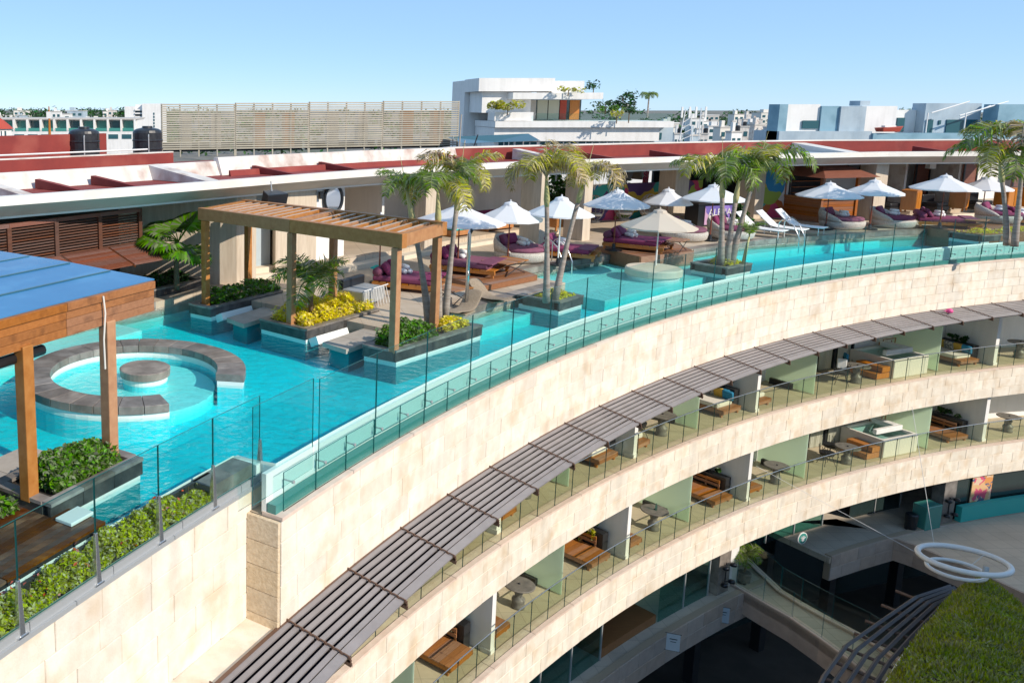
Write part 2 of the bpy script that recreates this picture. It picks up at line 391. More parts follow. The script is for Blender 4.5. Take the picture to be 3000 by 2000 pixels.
def tile_grid(m, size, amt):
    nt = m.node_tree; N = nt.nodes; L = nt.links; b = N['Principled BSDF']
    src = b.inputs['Base Color'].links[0].from_socket
    g = N.new('ShaderNodeNewGeometry'); br = N.new('ShaderNodeTexBrick')
    br.inputs['Scale'].default_value = 1.0; br.inputs['Brick Width'].default_value = size; br.inputs['Row Height'].default_value = size
    br.inputs['Mortar Size'].default_value = 0.012; br.offset = 0.0
    br.inputs['Color1'].default_value = (1, 1, 1, 1); br.inputs['Color2'].default_value = (0.9, 0.9, 0.9, 1); br.inputs['Mortar'].default_value = (amt, amt, amt, 1)
    L.new(g.outputs['Position'], br.inputs['Vector'])
    mx = N.new('ShaderNodeMix'); mx.data_type = 'RGBA'; mx.blend_type = 'MULTIPLY'; mx.inputs[0].default_value = 1.0
    L.new(src, mx.inputs[6]); L.new(br.outputs['Color'], mx.inputs[7]); L.new(mx.outputs[2], b.inputs['Base Color'])
tile_grid(M['poolfloor'], 0.22, 0.90)
tile_grid(M['deck'], 0.62, 0.72)
tile_grid(M['floor'], 0.6, 0.75)
tile_grid(M['walk'], 0.7, 0.7)
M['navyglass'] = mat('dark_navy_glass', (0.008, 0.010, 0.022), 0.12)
M['darkbar'] = mat('dark_grey_bar', (0.13, 0.11, 0.11), 0.45, (0.10, 0.085, 0.085), 2)

# ================================================================== THE SETTING: ground far below
g = MB(); g.add([(-3000, -3000, -18), (3000, -3000, -18), (3000, 5000, -18), (-3000, 5000, -18)], [(0, 1, 2, 3)])
struct(g.build('ground', M['ground']))

# ------------------------------------------------------------------ shared stone tile
def tile_mesh(name, m, ch=0.004):
    t = MB()
    v = [(-.5, 0, 0), (.5, 0, 0), (.5, 0, 1), (-.5, 0, 1), (-.5, -.7, 0), (.5, -.7, 0), (.5, -.7, 1), (-.5, -.7, 1),
         (-.49, -1, .02), (.49, -1, .02), (.49, -1, .98), (-.49, -1, .98)]
    f = [(0, 1, 5, 4), (1, 2, 6, 5), (2, 3, 7, 6), (3, 0, 4, 7), (4, 5, 9, 8), (5, 6, 10, 9), (6, 7, 11, 10), (7, 4, 8, 11), (8, 9, 10, 11)]
    return t.add(v, f).mesh(name, m)
TILE = tile_mesh('stone_tile', M['stone'])
TILE_R = tile_mesh('rough_stone', M['stone_rough'])
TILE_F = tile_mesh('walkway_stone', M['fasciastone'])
def tile_wall(parent, a0, a1, dr, z0, z1, courses, wmin, wmax, me=TILE, name='stone_tile', depth=0.04, lean=0.0):
    h = (z1 - z0) / courses; deg = 180 / math.pi / (RR + dr)
    for c in range(courses):
        a = a0; first = True
        while a > a1:
            w = random.uniform(wmin, wmax) * (random.uniform(0.45, 1.0) if first else 1.0); first = False
            ac = a - w * deg / 2
            d = depth + random.uniform(-0.004, 0.004)
            inst(name, me, parent, P(ac, dr + depth + lean * (1 - c / courses), z0 + c * h + 0.002), (math.atan2(lean, z1 - z0), 0, rz(ac)), (w - 0.007, d, h - 0.007))
            a -= w * deg

# ------------------------------------------------------------------ upper stone wall under the pool glass
A_END = 143.62
uw = thing('stone_wall', 'long curved cream stone wall below the pool glass, above the louvred canopy', 'wall')
LEAN = 0.0
MB().arc(A_END, 98, 0.045, 0.62, -2.50, -0.66).build('wall_core', M['stone_back'], uw)
tile_wall(uw, A_END + 0.0, 98.4, 0.0, -2.48, -0.66, 5, 0.8, 1.25)
for k in range(23):
    a = A_END - k * 2
    MB().arc(a, a - 1.985, -0.02, 0.36, -0.66, -0.60).build('coping_stone', M['coping'], uw)
for k in range(5):
    z = -2.72 + k * 0.412
    for (d0, d1) in ((0.0, 0.60),):
        p = P(A_END + 0.02, (d0 + d1) / 2)
        inst('end_stone', TILE_R, uw, (p[0], p[1], z), (0, 0, RAD(A_END) + math.pi), (d1 - d0, 0.06, 0.408))

# ------------------------------------------------------------------ stone wall on the left below the hedge
lw = thing('stone_wall', 'tall cream stone wall at the lower left beneath the flowering hedge', 'wall')
A_LW = 143.27
MB().arc(154, A_END + 0.07, 0.04, 0.598, -2.62, -2.46).build('base_ledge', M['stone'], lw)
MB().arc(154, A_LW, 0.64, 0.95, -4.6, -0.34).build('wall_core', M['stone_back'], lw)
tile_wall(lw, 154, A_LW + 0.3, 0.60, -4.54, -0.34, 10, 0.8, 1.25)
for k in range(7):
    a = 154 - k * 1.74
    MB().arc(a, max(a - 1.73, A_LW), 0.575, 0.67, -0.34, -0.28).build('coping_stone', M['greymetal'], lw)

# ------------------------------------------------------------------ balcony storeys
BF = [(-5.75, -2.78), (-9.30, -7.06)]      # floor and ceiling of the two balcony storeys
BAND = [(-7.05, -5.72), (-10.75, -9.27)]
LV = ['upper', 'lower']
for k in range(2):
    z0, z1 = BAND[k]
    w = thing('balcony_parapet', 'curved cream stone band along the %s balconies' % LV[k], 'parapet')
    MB().arc(152, 98, 1.04, 1.35, z0, z1 - 0.05).build('band_core', M['stone_back'], w)
    tile_wall(w, 152, 98.4, 1.0, z0, z1 - 0.06, 3, 0.85, 1.3)
    for q in range(27):
        a = 152 - q * 2
        MB().arc(a, a - 1.985, 0.975, 1.36, z1 - 0.06, z1).build('coping_stone', M['coping'], w)
WALLS = [147.5, 140.5, 133.5, 126.5, 119.5, 105.75]
FROST = [143.8, 136.8, 129.8, 122.72, 115.9, 108.72]
for k in range(2):
    fz, cz = BF[k]
    b = thing('balcony_storey', 'row of %s hotel balconies with white partition walls and frosted green screens' % LV[k], 'balcony')
    MB().arc(152, 98, 1.36, 7.5, fz - 0.35, fz).build('floor_slab', M['floor'], b)
    if k == 0:
        MB().arc(152, A_END, 0.96, 7.5, cz, cz + 0.27).build('ceiling', M['white'], b); MB().arc(A_END - 0.01, 98, 0.06, 7.5, cz, cz + 0.27).build('ceiling', M['white'], b)
    else:
        MB().arc(152, 98, 1.30, 7.5, cz, cz + 0.27).build('ceiling', M['white'], b)
    MB().arc(152, 98, 3.5, 3.7, fz, cz).build('back_wall', M['white'], b)
    MB().arc(152, 98, 7.3, 7.5, fz - 0.3, cz + 0.2).build('rear_wall', M['dark'], b)
    for a in WALLS:
        m = MB(); m.box((0, 1.06, (fz + cz) / 2), (0.16, 1.9, cz - fz), 0)
        m.box((0, 0.02, (fz + cz) / 2), (0.20, 0.26, cz - fz))
        m.box((0, 0.02, fz + 0.07), (0.24, 0.32, 0.14))
        m.build('partition_wall', M['white'], b, loc=P(a, 1.36 + 0.12), rot=(0, 0, rz(a)))
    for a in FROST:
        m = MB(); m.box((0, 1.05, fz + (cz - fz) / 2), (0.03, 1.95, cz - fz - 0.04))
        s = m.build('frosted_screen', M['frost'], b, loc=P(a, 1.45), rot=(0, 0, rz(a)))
        MB().box((-0.13, 1.3, fz + 0.12), (0.14, 0.9, 0.24)).build('low_dark_box', M['blackmetal'], s)  # low dark box along the foot of each screen
    # sliding doors with curtains along the back wall
    dl = []
    for i, a in enumerate([145.6, 138.6, 131.6, 124.6, 117.6, 114.5, 112.1]):
        dl.append((a, 2.0 if i < 5 else 2.4))
    for a, w in dl:
        d = MB(); h = min(2.6, cz - fz - 0.05)
        d.box((0, 0, fz + h / 2), (w + 0.1, 0.06, h))
        door = d.build('sliding_door', M['doorglass'], b, loc=P(a, 3.46), rot=(0, 0, rz(a)))
        fr = MB()
        for x in (-w / 2, 0, w / 2): fr.box((x, -0.05, fz + h / 2), (0.09, 0.06, h))
        fr.box((0, -0.05, fz + h - 0.04), (w + 0.1, 0.06, 0.08))
        fr.build('door_frame', M['blackmetal'], door)
        for sx in (-1, 1):
            c = MB(); n = 24; v = []; x0 = sx * w / 4 - w * 0.18
            for i in range(n + 1):
                x = x0 + w * 0.36 * i / n; y = -0.075 + 0.025 * math.sin(i * 1.9)
                v += [(x, y, fz + 0.03), (x, y, fz + h - 0.1)]
            c.add(v, [(2 * i, 2 * i + 2, 2 * i + 3, 2 * i + 1) for i in range(n)])
            c.build('curtain', M['curtain'], door)

# ------------------------------------------------------------------ glass balcony rails
def pane_mesh(w, t, h, name='pane', m='glass'):
    p = MB()
    x, y = w / 2, t / 2
    v = [(-x, -y, 0), (x, -y, 0), (x, y, 0), (-x, y, 0), (-x, -y, h), (x, -y, h), (x, y, h), (-x, y, h)]
    p.add(v, [(0, 1, 5, 4), (2, 3, 7, 6)]); p.mi = 1
    p.add(v, [(1, 2, 6, 5), (3, 0, 4, 7), (4, 5, 6, 7), (3, 2, 1, 0)])
    return p.mesh(name, [M[m], M['glass_edge']])
for k in range(2):
    fz = BF[k][0]
    r = thing('balcony_rail', 'glass railing with slim metal handrail along the %s balconies' % LV[k], 'railing')
    hp = [P(152 - 0.87 * i, 1.12, fz + 1.02) for i in range(63)]
    MB().tube(hp, 0.017, 6).build('handrail', M['steel'], r, smooth=True)
    pm = pane_mesh(0.945, 0.014, 0.97, 'rail_pane', 'glass_low')
    post = MB(); post.box((0, 0, 0.5), (0.009, 0.02, 1.0)); post.box((0, 0, 0.93), (0.04, 0.025, 0.025)); postm = post.mesh('post', M['blackmetal'])
    for i in range(61):
        a = 151.6 - 0.87 * i
        inst('glass_pane', pm, r, P(a, 1.12, fz + 0.03), (0, 0, rz(a)))
        inst('post', postm, r, P(a - 0.435, 1.12, fz + 0.02), (0, 0, rz(a)))

# ------------------------------------------------------------------ louvred canopy
cn = thing('louvre_canopy', 'curved canopy of taupe metal louvres over the upper balconies', 'canopy')
PH = 1.746; A0 = 143.46
D_IN, D_OUT = 0.0, -1.10
ns = 8; pitch = (D_IN - D_OUT) / ns
for k in range(-4, 26):
    a0 = A0 - k * PH; a1 = a0 - PH
    ac = (a0 + a1) / 2
    for j in range(ns):
        d = D_IN - pitch * (j + 0.5)
        L = 2 * (RR + d) * math.sin(RAD(PH / 2)) - 0.015
        wd = pitch * (0.60 if j < ns - 1 else 1.1)
        if k == -4 and j == 0: LM = {}
        if j not in LM:
            s = MB(); s.box((0, 0, 0), (L, wd, 0.035), M=Matrix.Rotation(RAD(9), 3, 'X')); LM[j] = s.mesh('louvre_slat', M['louvre'])
        inst('louvre_slat', LM[j], cn, P(ac, d, -2.42 - 0.18 * (D_IN - d) / 1.1), (0, 0, rz(ac)))
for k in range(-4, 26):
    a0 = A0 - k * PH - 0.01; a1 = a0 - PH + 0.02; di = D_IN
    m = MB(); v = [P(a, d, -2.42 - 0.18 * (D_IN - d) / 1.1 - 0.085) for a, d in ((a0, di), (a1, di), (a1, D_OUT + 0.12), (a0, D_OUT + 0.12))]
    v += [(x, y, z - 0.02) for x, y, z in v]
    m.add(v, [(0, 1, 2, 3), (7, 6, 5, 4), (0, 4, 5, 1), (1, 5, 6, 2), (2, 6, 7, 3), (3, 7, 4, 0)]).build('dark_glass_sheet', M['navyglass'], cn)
bk = MB()
RT = Matrix.Rotation(RAD(9.3), 3, 'X')
def bp_(y, z): return (0, y, z + 0.163 * y)
bk.box(bp_((D_IN + D_OUT) / 2 + 0.02, -0.075), (0.03, D_IN - D_OUT + 0.2, 0.06), M=RT)
for j in range(ns + 1):
    d = D_IN - pitch * j
    bk.box(bp_(d - 0.03, 0.0), (0.035, 0.05, 0.08), M=RT); bk.box(bp_(d + 0.02, 0.045), (0.022, 0.11, 0.018), M=RT)
bk.box(bp_(D_OUT - 0.03, -0.045), (0.035, 0.06, 0.09), M=RT)
bkm = bk.mesh('bracket', M['bracket'])
for k in range(-4, 26):
    a = A0 - k * PH
    inst('bracket', bkm, cn, P(a, 0, -2.42), (0, 0, rz(a)))
back = MB().arc(152, 98, D_IN - 0.03, D_IN + 0.035, -2.56, -2.40).build('wall_channel', M['bracket'], cn)
# forgotten pink ball on the canopy
pk = MB(); pk.lathe([(0.01, 0.0), (0.10, 0.03), (0.13, 0.10), (0.09, 0.17), (0.01, 0.19)], 14)
pk.box((-0.16, 0, 0.1), (0.12, 0.05, 0.03))
tag(pk.build('beach_toy', M['pinkstuff'], smooth=True, loc=P(111.6, -0.4, -2.45)), 'small pink toy lying on the louvred canopy', 'toy')

# ------------------------------------------------------------------ balcony furniture
def bed_root(name, label, a, dr, fz, mattress, pillows, flip, w=1.15, ln=1.75):
    r = thing(name, label, 'daybed', P(a, dr, fz), rz(a), 'daybeds on the balconies')
    s = -1 if flip else 1         # the back lies on +x (towards the wall on the right) unless flipped
    n = 10
    bd = MB(); bd.box((0, 0, 0.5 * ln), (w - 0.02, ln / n - 0.012, 0.04))
    sl = MB(); sl.box((0, 0, 0), (w, ln / n - 0.012, 0.035)); slm = sl.mesh('platform_board', M['teak'])
    for i in range(n): inst('platform_board', slm, r, (0, (i + 0.5) * ln / n, 0.27))
    f = MB()
    for x in (-w / 2 + 0.03, w / 2 - 0.03): f.box((x, ln / 2, 0.19), (0.05, ln, 0.11))
    f.box((0, 0.025, 0.19), (w, 0.05, 0.11)); f.box((0, ln - 0.025, 0.19), (w, 0.05, 0.11))
    f.build('frame', M['teak'], r)
    for x in (-w / 2 + 0.06, w / 2 - 0.06):
        for y in (0.12, ln - 0.12): MB().box((x, y, 0.07), (0.08, 0.08, 0.14)).build('leg', M['teak'], r)
    bx = s * (w / 2 - 0.04)
    for z in (0.45, 0.60): MB().box((bx, ln * 0.5 + 0.25, z), (0.035, ln - 0.5, 0.10)).build('back_rail', M['teak'], r)
    for y in (0.55, ln * 0.6, ln - 0.06): MB().box((bx + s * 0.03, y, 0.45), (0.035, 0.06, 0.42)).build('back_post', M['teak'], r)
    MB().box((0, ln - 0.05, 0.5), (w * 0.7, 0.04, 0.14)).build('arm_board', M['teak'], r)
    if mattress:
        MB().box((-s * 0.06, ln * 0.56, 0.37), (w - 0.2, ln * 0.82, 0.17)).build('mattress', M['cushion'], r, bevel=0.04)
    if pillows:
        cs = ['yellow', 'stripe', 'yellow', 'blue']
        for i, c in enumerate(cs):
            mm = MB(); mm.box((0, 0, 0), (0.14, 0.40, 0.40), M=(Matrix.Rotation(RAD(-22 * s), 3, 'Y') @ Matrix.Rotation(RAD(8 * (i % 2)), 3, 'X')))
            mm.build('pillow', M[c], r, bevel=0.055, loc=(bx - s * (0.18 + 0.04 * (i % 2)), ln - 0.25 - 0.37 * i, 0.63))
        MB().box((bx - s * 0.06, ln * 0.55, 0.66), (0.10, ln * 0.62, 0.26)).build('bolster', M['blue'], r, bevel=0.05)
    return r
def leaves(name, m, pts, size, parent=None, loc=None, flat=0.5):
    b = MB(); v = b.v
    for p in pts:
        s = size * random.uniform(0.6, 1.35)
        e = Euler((random.uniform(-1, 1) * flat * 1.6, random.uniform(-1, 1) * flat * 1.6, random.uniform(0, 6.28))).to_matrix()
        q = [e @ Vector(k) * s + Vector(p) for k in ((-0.5, 0, 0), (0, -0.30, 0.06), (0.6, 0, -0.05), (0, 0.30, 0.06))]
        n = len(v); v += [tuple(t) for t in q]; b.f.append((n, n + 1, n + 2, n + 3)); b.m.append(0)
    return b.build(name, m, parent, loc=loc)
def blob_pts(n, sx, sy, sz, bumps=7, z0=0.0):
    cs = [(random.uniform(-sx, sx) * 0.75, random.uniform(-sy, sy) * 0.7, random.uniform(0.35, 0.75) * sz, random.uniform(0.55, 1.0)) for _ in range(bumps)]
    out = []
    while len(out) < n:
        c = random.choice(cs)
        d = Vector((random.gauss(0, 1), random.gauss(0, 1), random.gauss(0, 1))).normalized() * random.uniform(0.75, 1.0) ** 0.5
        k = min(sx, sy, sz) * c[3] * 0.62
        p = (c[0] + d.x * k, c[1] + d.y * k, max(0, c[2] + d.z * k * 0.8))
        if abs(p[0]) <= sx and abs(p[1]) <= sy: out.append((p[0], p[1], p[2] + z0))
    return out
def planter_trough(label, a, dr, fz, trailing, w=0.34, ln=1.45):
    r = thing('planter_trough', label, 'planter', P(a, dr, fz), rz(a), 'plant troughs on the balconies')
    t = MB(); t.bb(-w / 2, w / 2, 0, ln, 0, 0.78); t.build('trough', M['blackmetal'], r, bevel=0.01)
    pts = blob_pts(260, w * 0.6, ln * 0.48, 0.34, 8)
    leaves('foliage', M['leaf_d'], [(x, y + ln / 2, z + 0.76) for x, y, z in pts], 0.13, r)
    if trailing:
        tp = []
        for k in range(7):
            y = random.uniform(0.3, 1.2); L = random.uniform(0.2, 0.75)
            for i in range(16): tp.append((-w / 2 - 0.05 - 0.06 * math.sin(i), y + random.uniform(-0.05, 0.05), 0.86 - L * i / 16 + random.uniform(-.02, .02)))
        leaves('trailing_vine', M['leaf_yg'], tp, 0.13, r)
    return r
def pedestal_table(label, a, dr, fz):
    r = thing('pedestal_table', label, 'table', P(a, dr, fz), rz(a), 'stone pedestal tables on the balconies')
    MB().lathe([(0.2, 0), (0.21, 0.06), (0.17, 0.12), (0.2, 0.22), (0.19, 0.3), (0.11, 0.36), (0.12, 0.44), (0.15, 0.52), (0.11, 0.6), (0.13, 0.70)], 18).build('pedestal', M['tablestone'], r, smooth=True)
    t = MB().lathe([(0.40, 0.70), (0.46, 0.715), (0.47, 0.74), (0.45, 0.755)], 32).build('table_top', M['tablestone'], r)
    MB().lathe([(0.035, 0.756), (0.035, 0.775), (0.02, 0.79)], 10).build('cap', M['black'], t)
    return r
ordn = {140.5: 'leftmost', 133.5: 'second', 126.5: 'third', 119.5: 'fourth', 105.75: 'rightmost'}
where = {0: 'upper', 1: 'lower'}
for k in range(2):
    fz = BF[k][0]
    for a, nm in ordn.items():
        full = (k == 0)
        bed_root('daybed', ('%s teak daybed with cream mattress and bright pillows left of a wall, upper balconies' if full else '%s bare slatted teak daybed left of a wall on the lower balconies') % nm.capitalize(), a + 0.75 + (0.28 if True else 0), 1.62, fz, full, full, False)
        planter_trough('%s dark plant trough against a partition wall on the %s balconies, %s' % (nm.capitalize(), where[k], 'dark leaves' if k == 0 else 'leafy'), a + 0.32, 1.95, fz, k == 1 and a > 125)
        if a > 110:
            bed_root('daybed', '%s low teak daybed right of a partition wall on the %s balconies' % (nm.capitalize(), where[k]), a - 0.72, 1.55, fz, k == 0, False, True, w=0.95, ln=1.6)
    for a, d, nm in ((138.2, 2.0, 'first from the left'), (131.2, 2.05, 'second from the left'), (124.1, 1.95, 'third from the left'), (117.2, 1.8, 'fourth from the left'), (113.1, 1.75, 'beside the white plunge tub'), (103.6, 2.0, 'at the far right')):
        if k == 0 and a == 117.2: continue
        pedestal_table('grey stone pedestal table on the %s balconies, %s' % (where[k], nm), a, d, fz)
    # plunge tub with wooden step
    aT = 110.35
    t = thing('plunge_tub', 'square white plunge tub clad in pale slats on the %s balcony' % where[k], 'tub', P(aT, 1.5, fz), rz(aT))
    tb = MB()
    tb.bb(-1.1, 1.1, 0, 0.12, 0, 0.80); tb.bb(-1.1, 1.1, 1.7, 1.82, 0, 0.80); tb.bb(-1.1, -0.98, 0.12, 1.7, 0, 0.80); tb.bb(0.98, 1.1, 0.12, 1.7, 0, 0.80)
    tb.bb(-0.98, 0.98, 0.12, 1.7, 0, 0.35)
    tb.build('shell', M['cushion'], t)
    rim = MB(); rim.bb(-0.75, 0.95, 0.55, 0.72, 0.80, 1.02); rim.bb(0.6, 0.95, 0.72, 1.65, 0.80, 1.02)
    rim.build('raised_rim', M['white'], t, bevel=0.02)
    cl = MB(); 
    for i in range(22): cl.bb(-1.09 + i * 0.0995, -1.09 + i * 0.0995 + 0.09, -0.02, 0.0, 0.02, 0.78)
    clo = cl.build('cladding', M['cushion'], t); clo['kind'] = 'stuff'
    MB().add([(-0.98, 0.12, 0.70), (0.98, 0.12, 0.70), (0.98, 1.7, 0.70), (-0.98, 1.7, 0.70)], [(0, 1, 2, 3)]).build('water_surface', M['shopglass'], t)
    s = thing('wooden_steps', 'reddish wooden step box beside the white plunge tub, %s balcony' % where[k], 'steps', P(aT + 1.35, 1.6, fz), rz(aT))
    for i in range(2):
        MB().bb(-0.45 + 0.32 * i, 0.35, 0, 1.1, 0.03 + i * 0.26, 0.26 + i * 0.26).build('step', M['orangewood'], s, bevel=0.01)
    # folding towel rack
    rk = thing('towel_rack', 'slim folding wooden rack behind the plunge tub, %s balcony' % where[k], 'rack', P(109.3, 3.2, fz), rz(109.3))
    for x in (-0.4, 0.4):
        MB().tube([(x - 0.1, 0, 0), (x + 0.15, 0.1, 1.05)], 0.02, 6).build('rack_leg', M['teak'], rk)
        MB().tube([(x + 0.2, 0.25, 0), (x - 0.1, 0.1, 0.95)], 0.02, 6).build('rack_leg', M['teak'], rk)
    MB().tube([(-0.27, 0.1, 1.04), (0.55, 0.1, 1.04)], 0.02, 6).build('rack_bar', M['teak'], rk)
def wire_chair(label, a, d, fz, yaw):
    ch = thing('wire_chair', label, 'chair', P(a, d, fz), rz(a) + yaw)
    MB().lathe([(0.02, 0.42), (0.24, 0.43), (0.27, 0.47), (0.29, 0.56)], 14).build('seat', M['blackmetal'], ch)
    for q in range(9):
        w = RAD(-70 + q * 17.5); MB().tube([(0.27 * math.sin(w), 0.27 * math.cos(w), 0.46), (0.31 * math.sin(w), 0.33 * math.cos(w), 0.85)], 0.01, 5).build('back_wire', M['blackmetal'], ch)
    for x in (-1, 1):
        for y in (-1, 1): MB().tube([(x * 0.12, y * 0.12, 0.43), (x * 0.24, y * 0.24, 0)], 0.012, 5).build('leg', M['blackmetal'], ch)
wire_chair('black wire chair left of the tub table on the lower balcony', 113.9, 2.0, BF[1][0], 1.2)
wire_chair('black wire chair behind the tub table on the lower balcony', 113.0, 2.5, BF[1][0], -0.2)
wire_chair('black wire chair beside the third table of the upper balconies', 124.9, 2.3, BF[0][0], 1.4)
bt_ = MB().lathe([(0.04, 0), (0.042, 0.16), (0.015, 0.21), (0.016, 0.25)], 12).build('bottle', M['shopglass'], smooth=True, loc=P(124.1, 1.9, BF[1][0] + 0.757))
tag(bt_, 'clear bottle on the third stone table of the lower balconies', 'bottle')
# two chairs with towels at the upper table by the tub
for i, (a, d, c) in enumerate(((113.75, 1.9, 'towel'), (112.55, 2.35, 'blue'))):
    ch = thing('wire_chair', ['dark wire chair holding a white towel left of the tub table', 'dark wire chair with a blue bag behind the tub table'][i], 'chair', P(a, d, BF[0][0]), rz(a) + (0.9 if i else -0.9))
    MB().lathe([(0.02, 0.42), (0.24, 0.43), (0.27, 0.47), (0.29, 0.56)], 14).build('seat', M['blackmetal'], ch)
    bm_ = MB(); 
    for q in range(9):
        w = RAD(-70 + q * 17.5); bm_.tube([(0.27 * math.sin(w), 0.27 * math.cos(w), 0.46), (0.31 * math.sin(w), 0.33 * math.cos(w), 0.85)], 0.01, 5)
    bm_.build('backrest', M['blackmetal'], ch)
    for x in (-1, 1):
        for y in (-1, 1): MB().tube([(x * 0.12, y * 0.12, 0.43), (x * 0.24, y * 0.24, 0)], 0.012, 5).build('leg', M['blackmetal'], ch)
    tw = MB(); tw.box((0, 0.24, 0.8), (0.34, 0.1, 0.42)); o = tw.build('towel' if i == 0 else 'beach_bag', M['towel' if i == 0 else 'blue'], bevel=0.03)
    o.location = ch.location; o.rotation_euler = ch.rotation_euler
    tag(o, ['white towel hung over a wire chair on the upper balcony', 'bright blue bag on a wire chair by the tub table'][i], 'towel' if i == 0 else 'bag')

# ================================================================== POOL AND TERRACE
def arcpts(a0, a1, d0, d1, step=0.8):
    n = max(1, int(abs(a1 - a0) / step))
    return [P(a0 + (a1 - a0) * i / n, d0 + (d1 - d0) * i / n)[:2] for i in range(n + 1)]
inner = (arcpts(107.6, 108.2, 3.0, 3.0) + arcpts(108.2, 113, 3.0, 3.3) + arcpts(113, 117, 3.3, 3.75)[1:] + arcpts(117, 120.7, 3.75, 3.6)[1:] +
         [P(120.7, 4.55)[:2]] + arcpts(121.4, 127.3, 4.5, 4.7) + [P(128.9, 4.7)[:2], P(128.9, 2.6)[:2]] + arcpts(129.6, 136.4, 2.6, 2.55) +
         [P(136.4, 9.2)[:2]] + arcpts(137.3, 152, 9.2, 9.3))
outer = arcpts(152, 143.42, 1.08, 1.08) + arcpts(143.28, 107.6, 0.36, 0.36)
pool_poly = inner + outer
DZ = 0.25
# basin
b = MB(); b.prism(pool_poly, -0.52, -0.46, True, True)
struct(b.build('pool_floor', M['poolfloor']))
wl = MB()
n = len(pool_poly)
for i in range(n):
    p, q = pool_poly[i], pool_poly[(i + 1) % n]
    wl.add([(p[0], p[1], -0.46), (q[0], q[1], -0.46), (q[0], q[1], 0.055), (p[0], p[1], 0.055)], [(3, 2, 1, 0)])
struct(wl.build('pool_wall', M['poolwhite']))
# outer infinity edge: wall standing behind the glass
ie = MB(); ie.arc(A_END - 0.02, 99, 0.30, 0.385, -0.62, 0.012); ie.arc(143.43, 143.29, 0.62, 1.10, -0.6, 0.012)
struct(ie.build('pool_edge', M['poolwhite']))
w = MB(); w.prism([(p[0], p[1]) for p in pool_poly], -0.47, 0.0)
struct(w.build('pool_water', M['water']))
# shallow ledges
sh = MB(); sh.arc(152, 139.1, 8.25, 9.2, -0.9, -0.11); sh.arc(128.9, 120.9, 1.3, 4.55, -0.9, -0.10)
sh.arc(120.6, 107.7, 3.15, 3.75, -0.9, -0.13); sh.arc(134.7, 129.0, 1.95, 2.6, -0.9, -0.12)
struct(sh.build('pool_ledge', M['poolshallow']))

# deck sheet
deck_poly = [P(a, 26)[:2] for a in range(100, 153, 2)]
dk = MB()
dk.prism(arcpts(100, 107.6, 3.0, 3.0) + inner + [P(152, 26)[:2]] + [P(a, 26)[:2] for a in range(150, 99, -2)], -0.2, DZ, True, False)
struct(dk.build('terrace_deck', M['deck']))
# dark slate coping stones along the pool edge
cp = thing('pool_coping', 'grey slate coping stones along the inner rim of the pool', 'coping')
def coping(a0, a1, d0, d1, w=0.38):
    L = abs(a1 - a0) * 1.12; k = max(1, round(L / 0.8))
    for i in range(k):
        s0 = a0 + (a1 - a0) * i / k; s1 = a0 + (a1 - a0) * (i + 1) / k - 0.008 * (1 if a1 > a0 else -1)
        e0 = d0 + (d1 - d0) * i / k; e1 = d0 + (d1 - d0) * (i + 1) / k
        m = MB(); m.prism([P(s0, e0)[:2], P(s1, e1)[:2], P(s1, e1 + w)[:2], P(s0, e0 + w)[:2]], 0.058, DZ + 0.006)
        m.build('coping_stone', M['slate_top'], cp)
coping(108.2, 113, 2.97, 3.27); coping(113, 117, 3.27, 3.72); coping(117, 120.6, 3.72, 3.58)
coping(123.2, 128.8, 4.5, 4.67); coping(129.2, 134.8, 2.57, 2.57); coping(138.0, 151, 9.17, 9.27)

# ------------------------------------------------------------------ slate planters in the pool
def slate_planter(label, a0, a1, d0, d1, ztop=0.33, soil=True, wall=0.16, zb=-0.9):
    r = thing('slate_planter', label, 'planter', P((a0 + a1) / 2, (d0 + d1) / 2, 0))
    r.location = (0, 0, 0)
    da = wall / 1.12
    def side(s0, s1, e0, e1):
        m = MB(); m.arc(s0, s1, e0, e1, 0.06, ztop - 0.05); m.build('slate_panel', M['slate'], r)
    n = max(1, round(abs(a0 - a1) * 1.12 / 0.75)); q = max(1, round(abs(d1 - d0) / 0.75))
    for i in range(n):
        s0 = a0 + (a1 - a0) * i / n; s1 = a0 + (a1 - a0) * (i + 1) / n - 0.006 * (1 if a1 > a0 else -1)
        side(s0, s1, d0, d0 + 0.05); side(s0, s1, d1 - 0.05, d1)
        for e in ((d0 - 0.02, d0 + wall), (d1 - wall, d1 + 0.02)):
            m = MB(); m.arc(s0, s1, e[0], e[1], ztop - 0.05, ztop); m.build('slate_cap', M['slate_top'], r)
    for i in range(q):
        e0 = d0 + wall + (d1 - d0 - 2 * wall) * i / q; e1 = d0 + wall + (d1 - d0 - 2 * wall) * (i + 1) / q - 0.006
        side(a0 + 0.002, a0 - 0.045, e0, e1); side(a1 - 0.002, a1 + 0.045, e0, e1)
        for (s0, s1) in ((a0 + 0.018, a0 - da), (a1 + da, a1 - 0.018)):
            m = MB(); m.arc(s0, s1, e0, e1, ztop - 0.05, ztop); m.build('slate_cap', M['slate_top'], r)
    if zb < 0:
        m = MB(); m.arc(a0 - 0.03, a1 + 0.03, d0 + 0.03, d1 - 0.03, -0.07, 0.065); m.build('white_base', M['poolwhite'], r)
        m = MB(); m.arc(a0 - 0.032, a1 + 0.032, d0 + 0.035, d1 - 0.035, zb, -0.072); m.build('tiled_base', M['tealreflect'], r)
    else:
        m = MB(); m.arc(a0 - 0.03, a1 + 0.03, d0 + 0.03, d1 - 0.03, zb, 0.065); m.build('base', M['slate'], r)
    m = MB(); m.arc(a0 - da * 0.5, a1 + da * 0.5, d0 + wall * 0.5, d1 - wall * 0.5, 0.07, ztop - 0.09); m.build('soil', M['soil'], r)
    return r
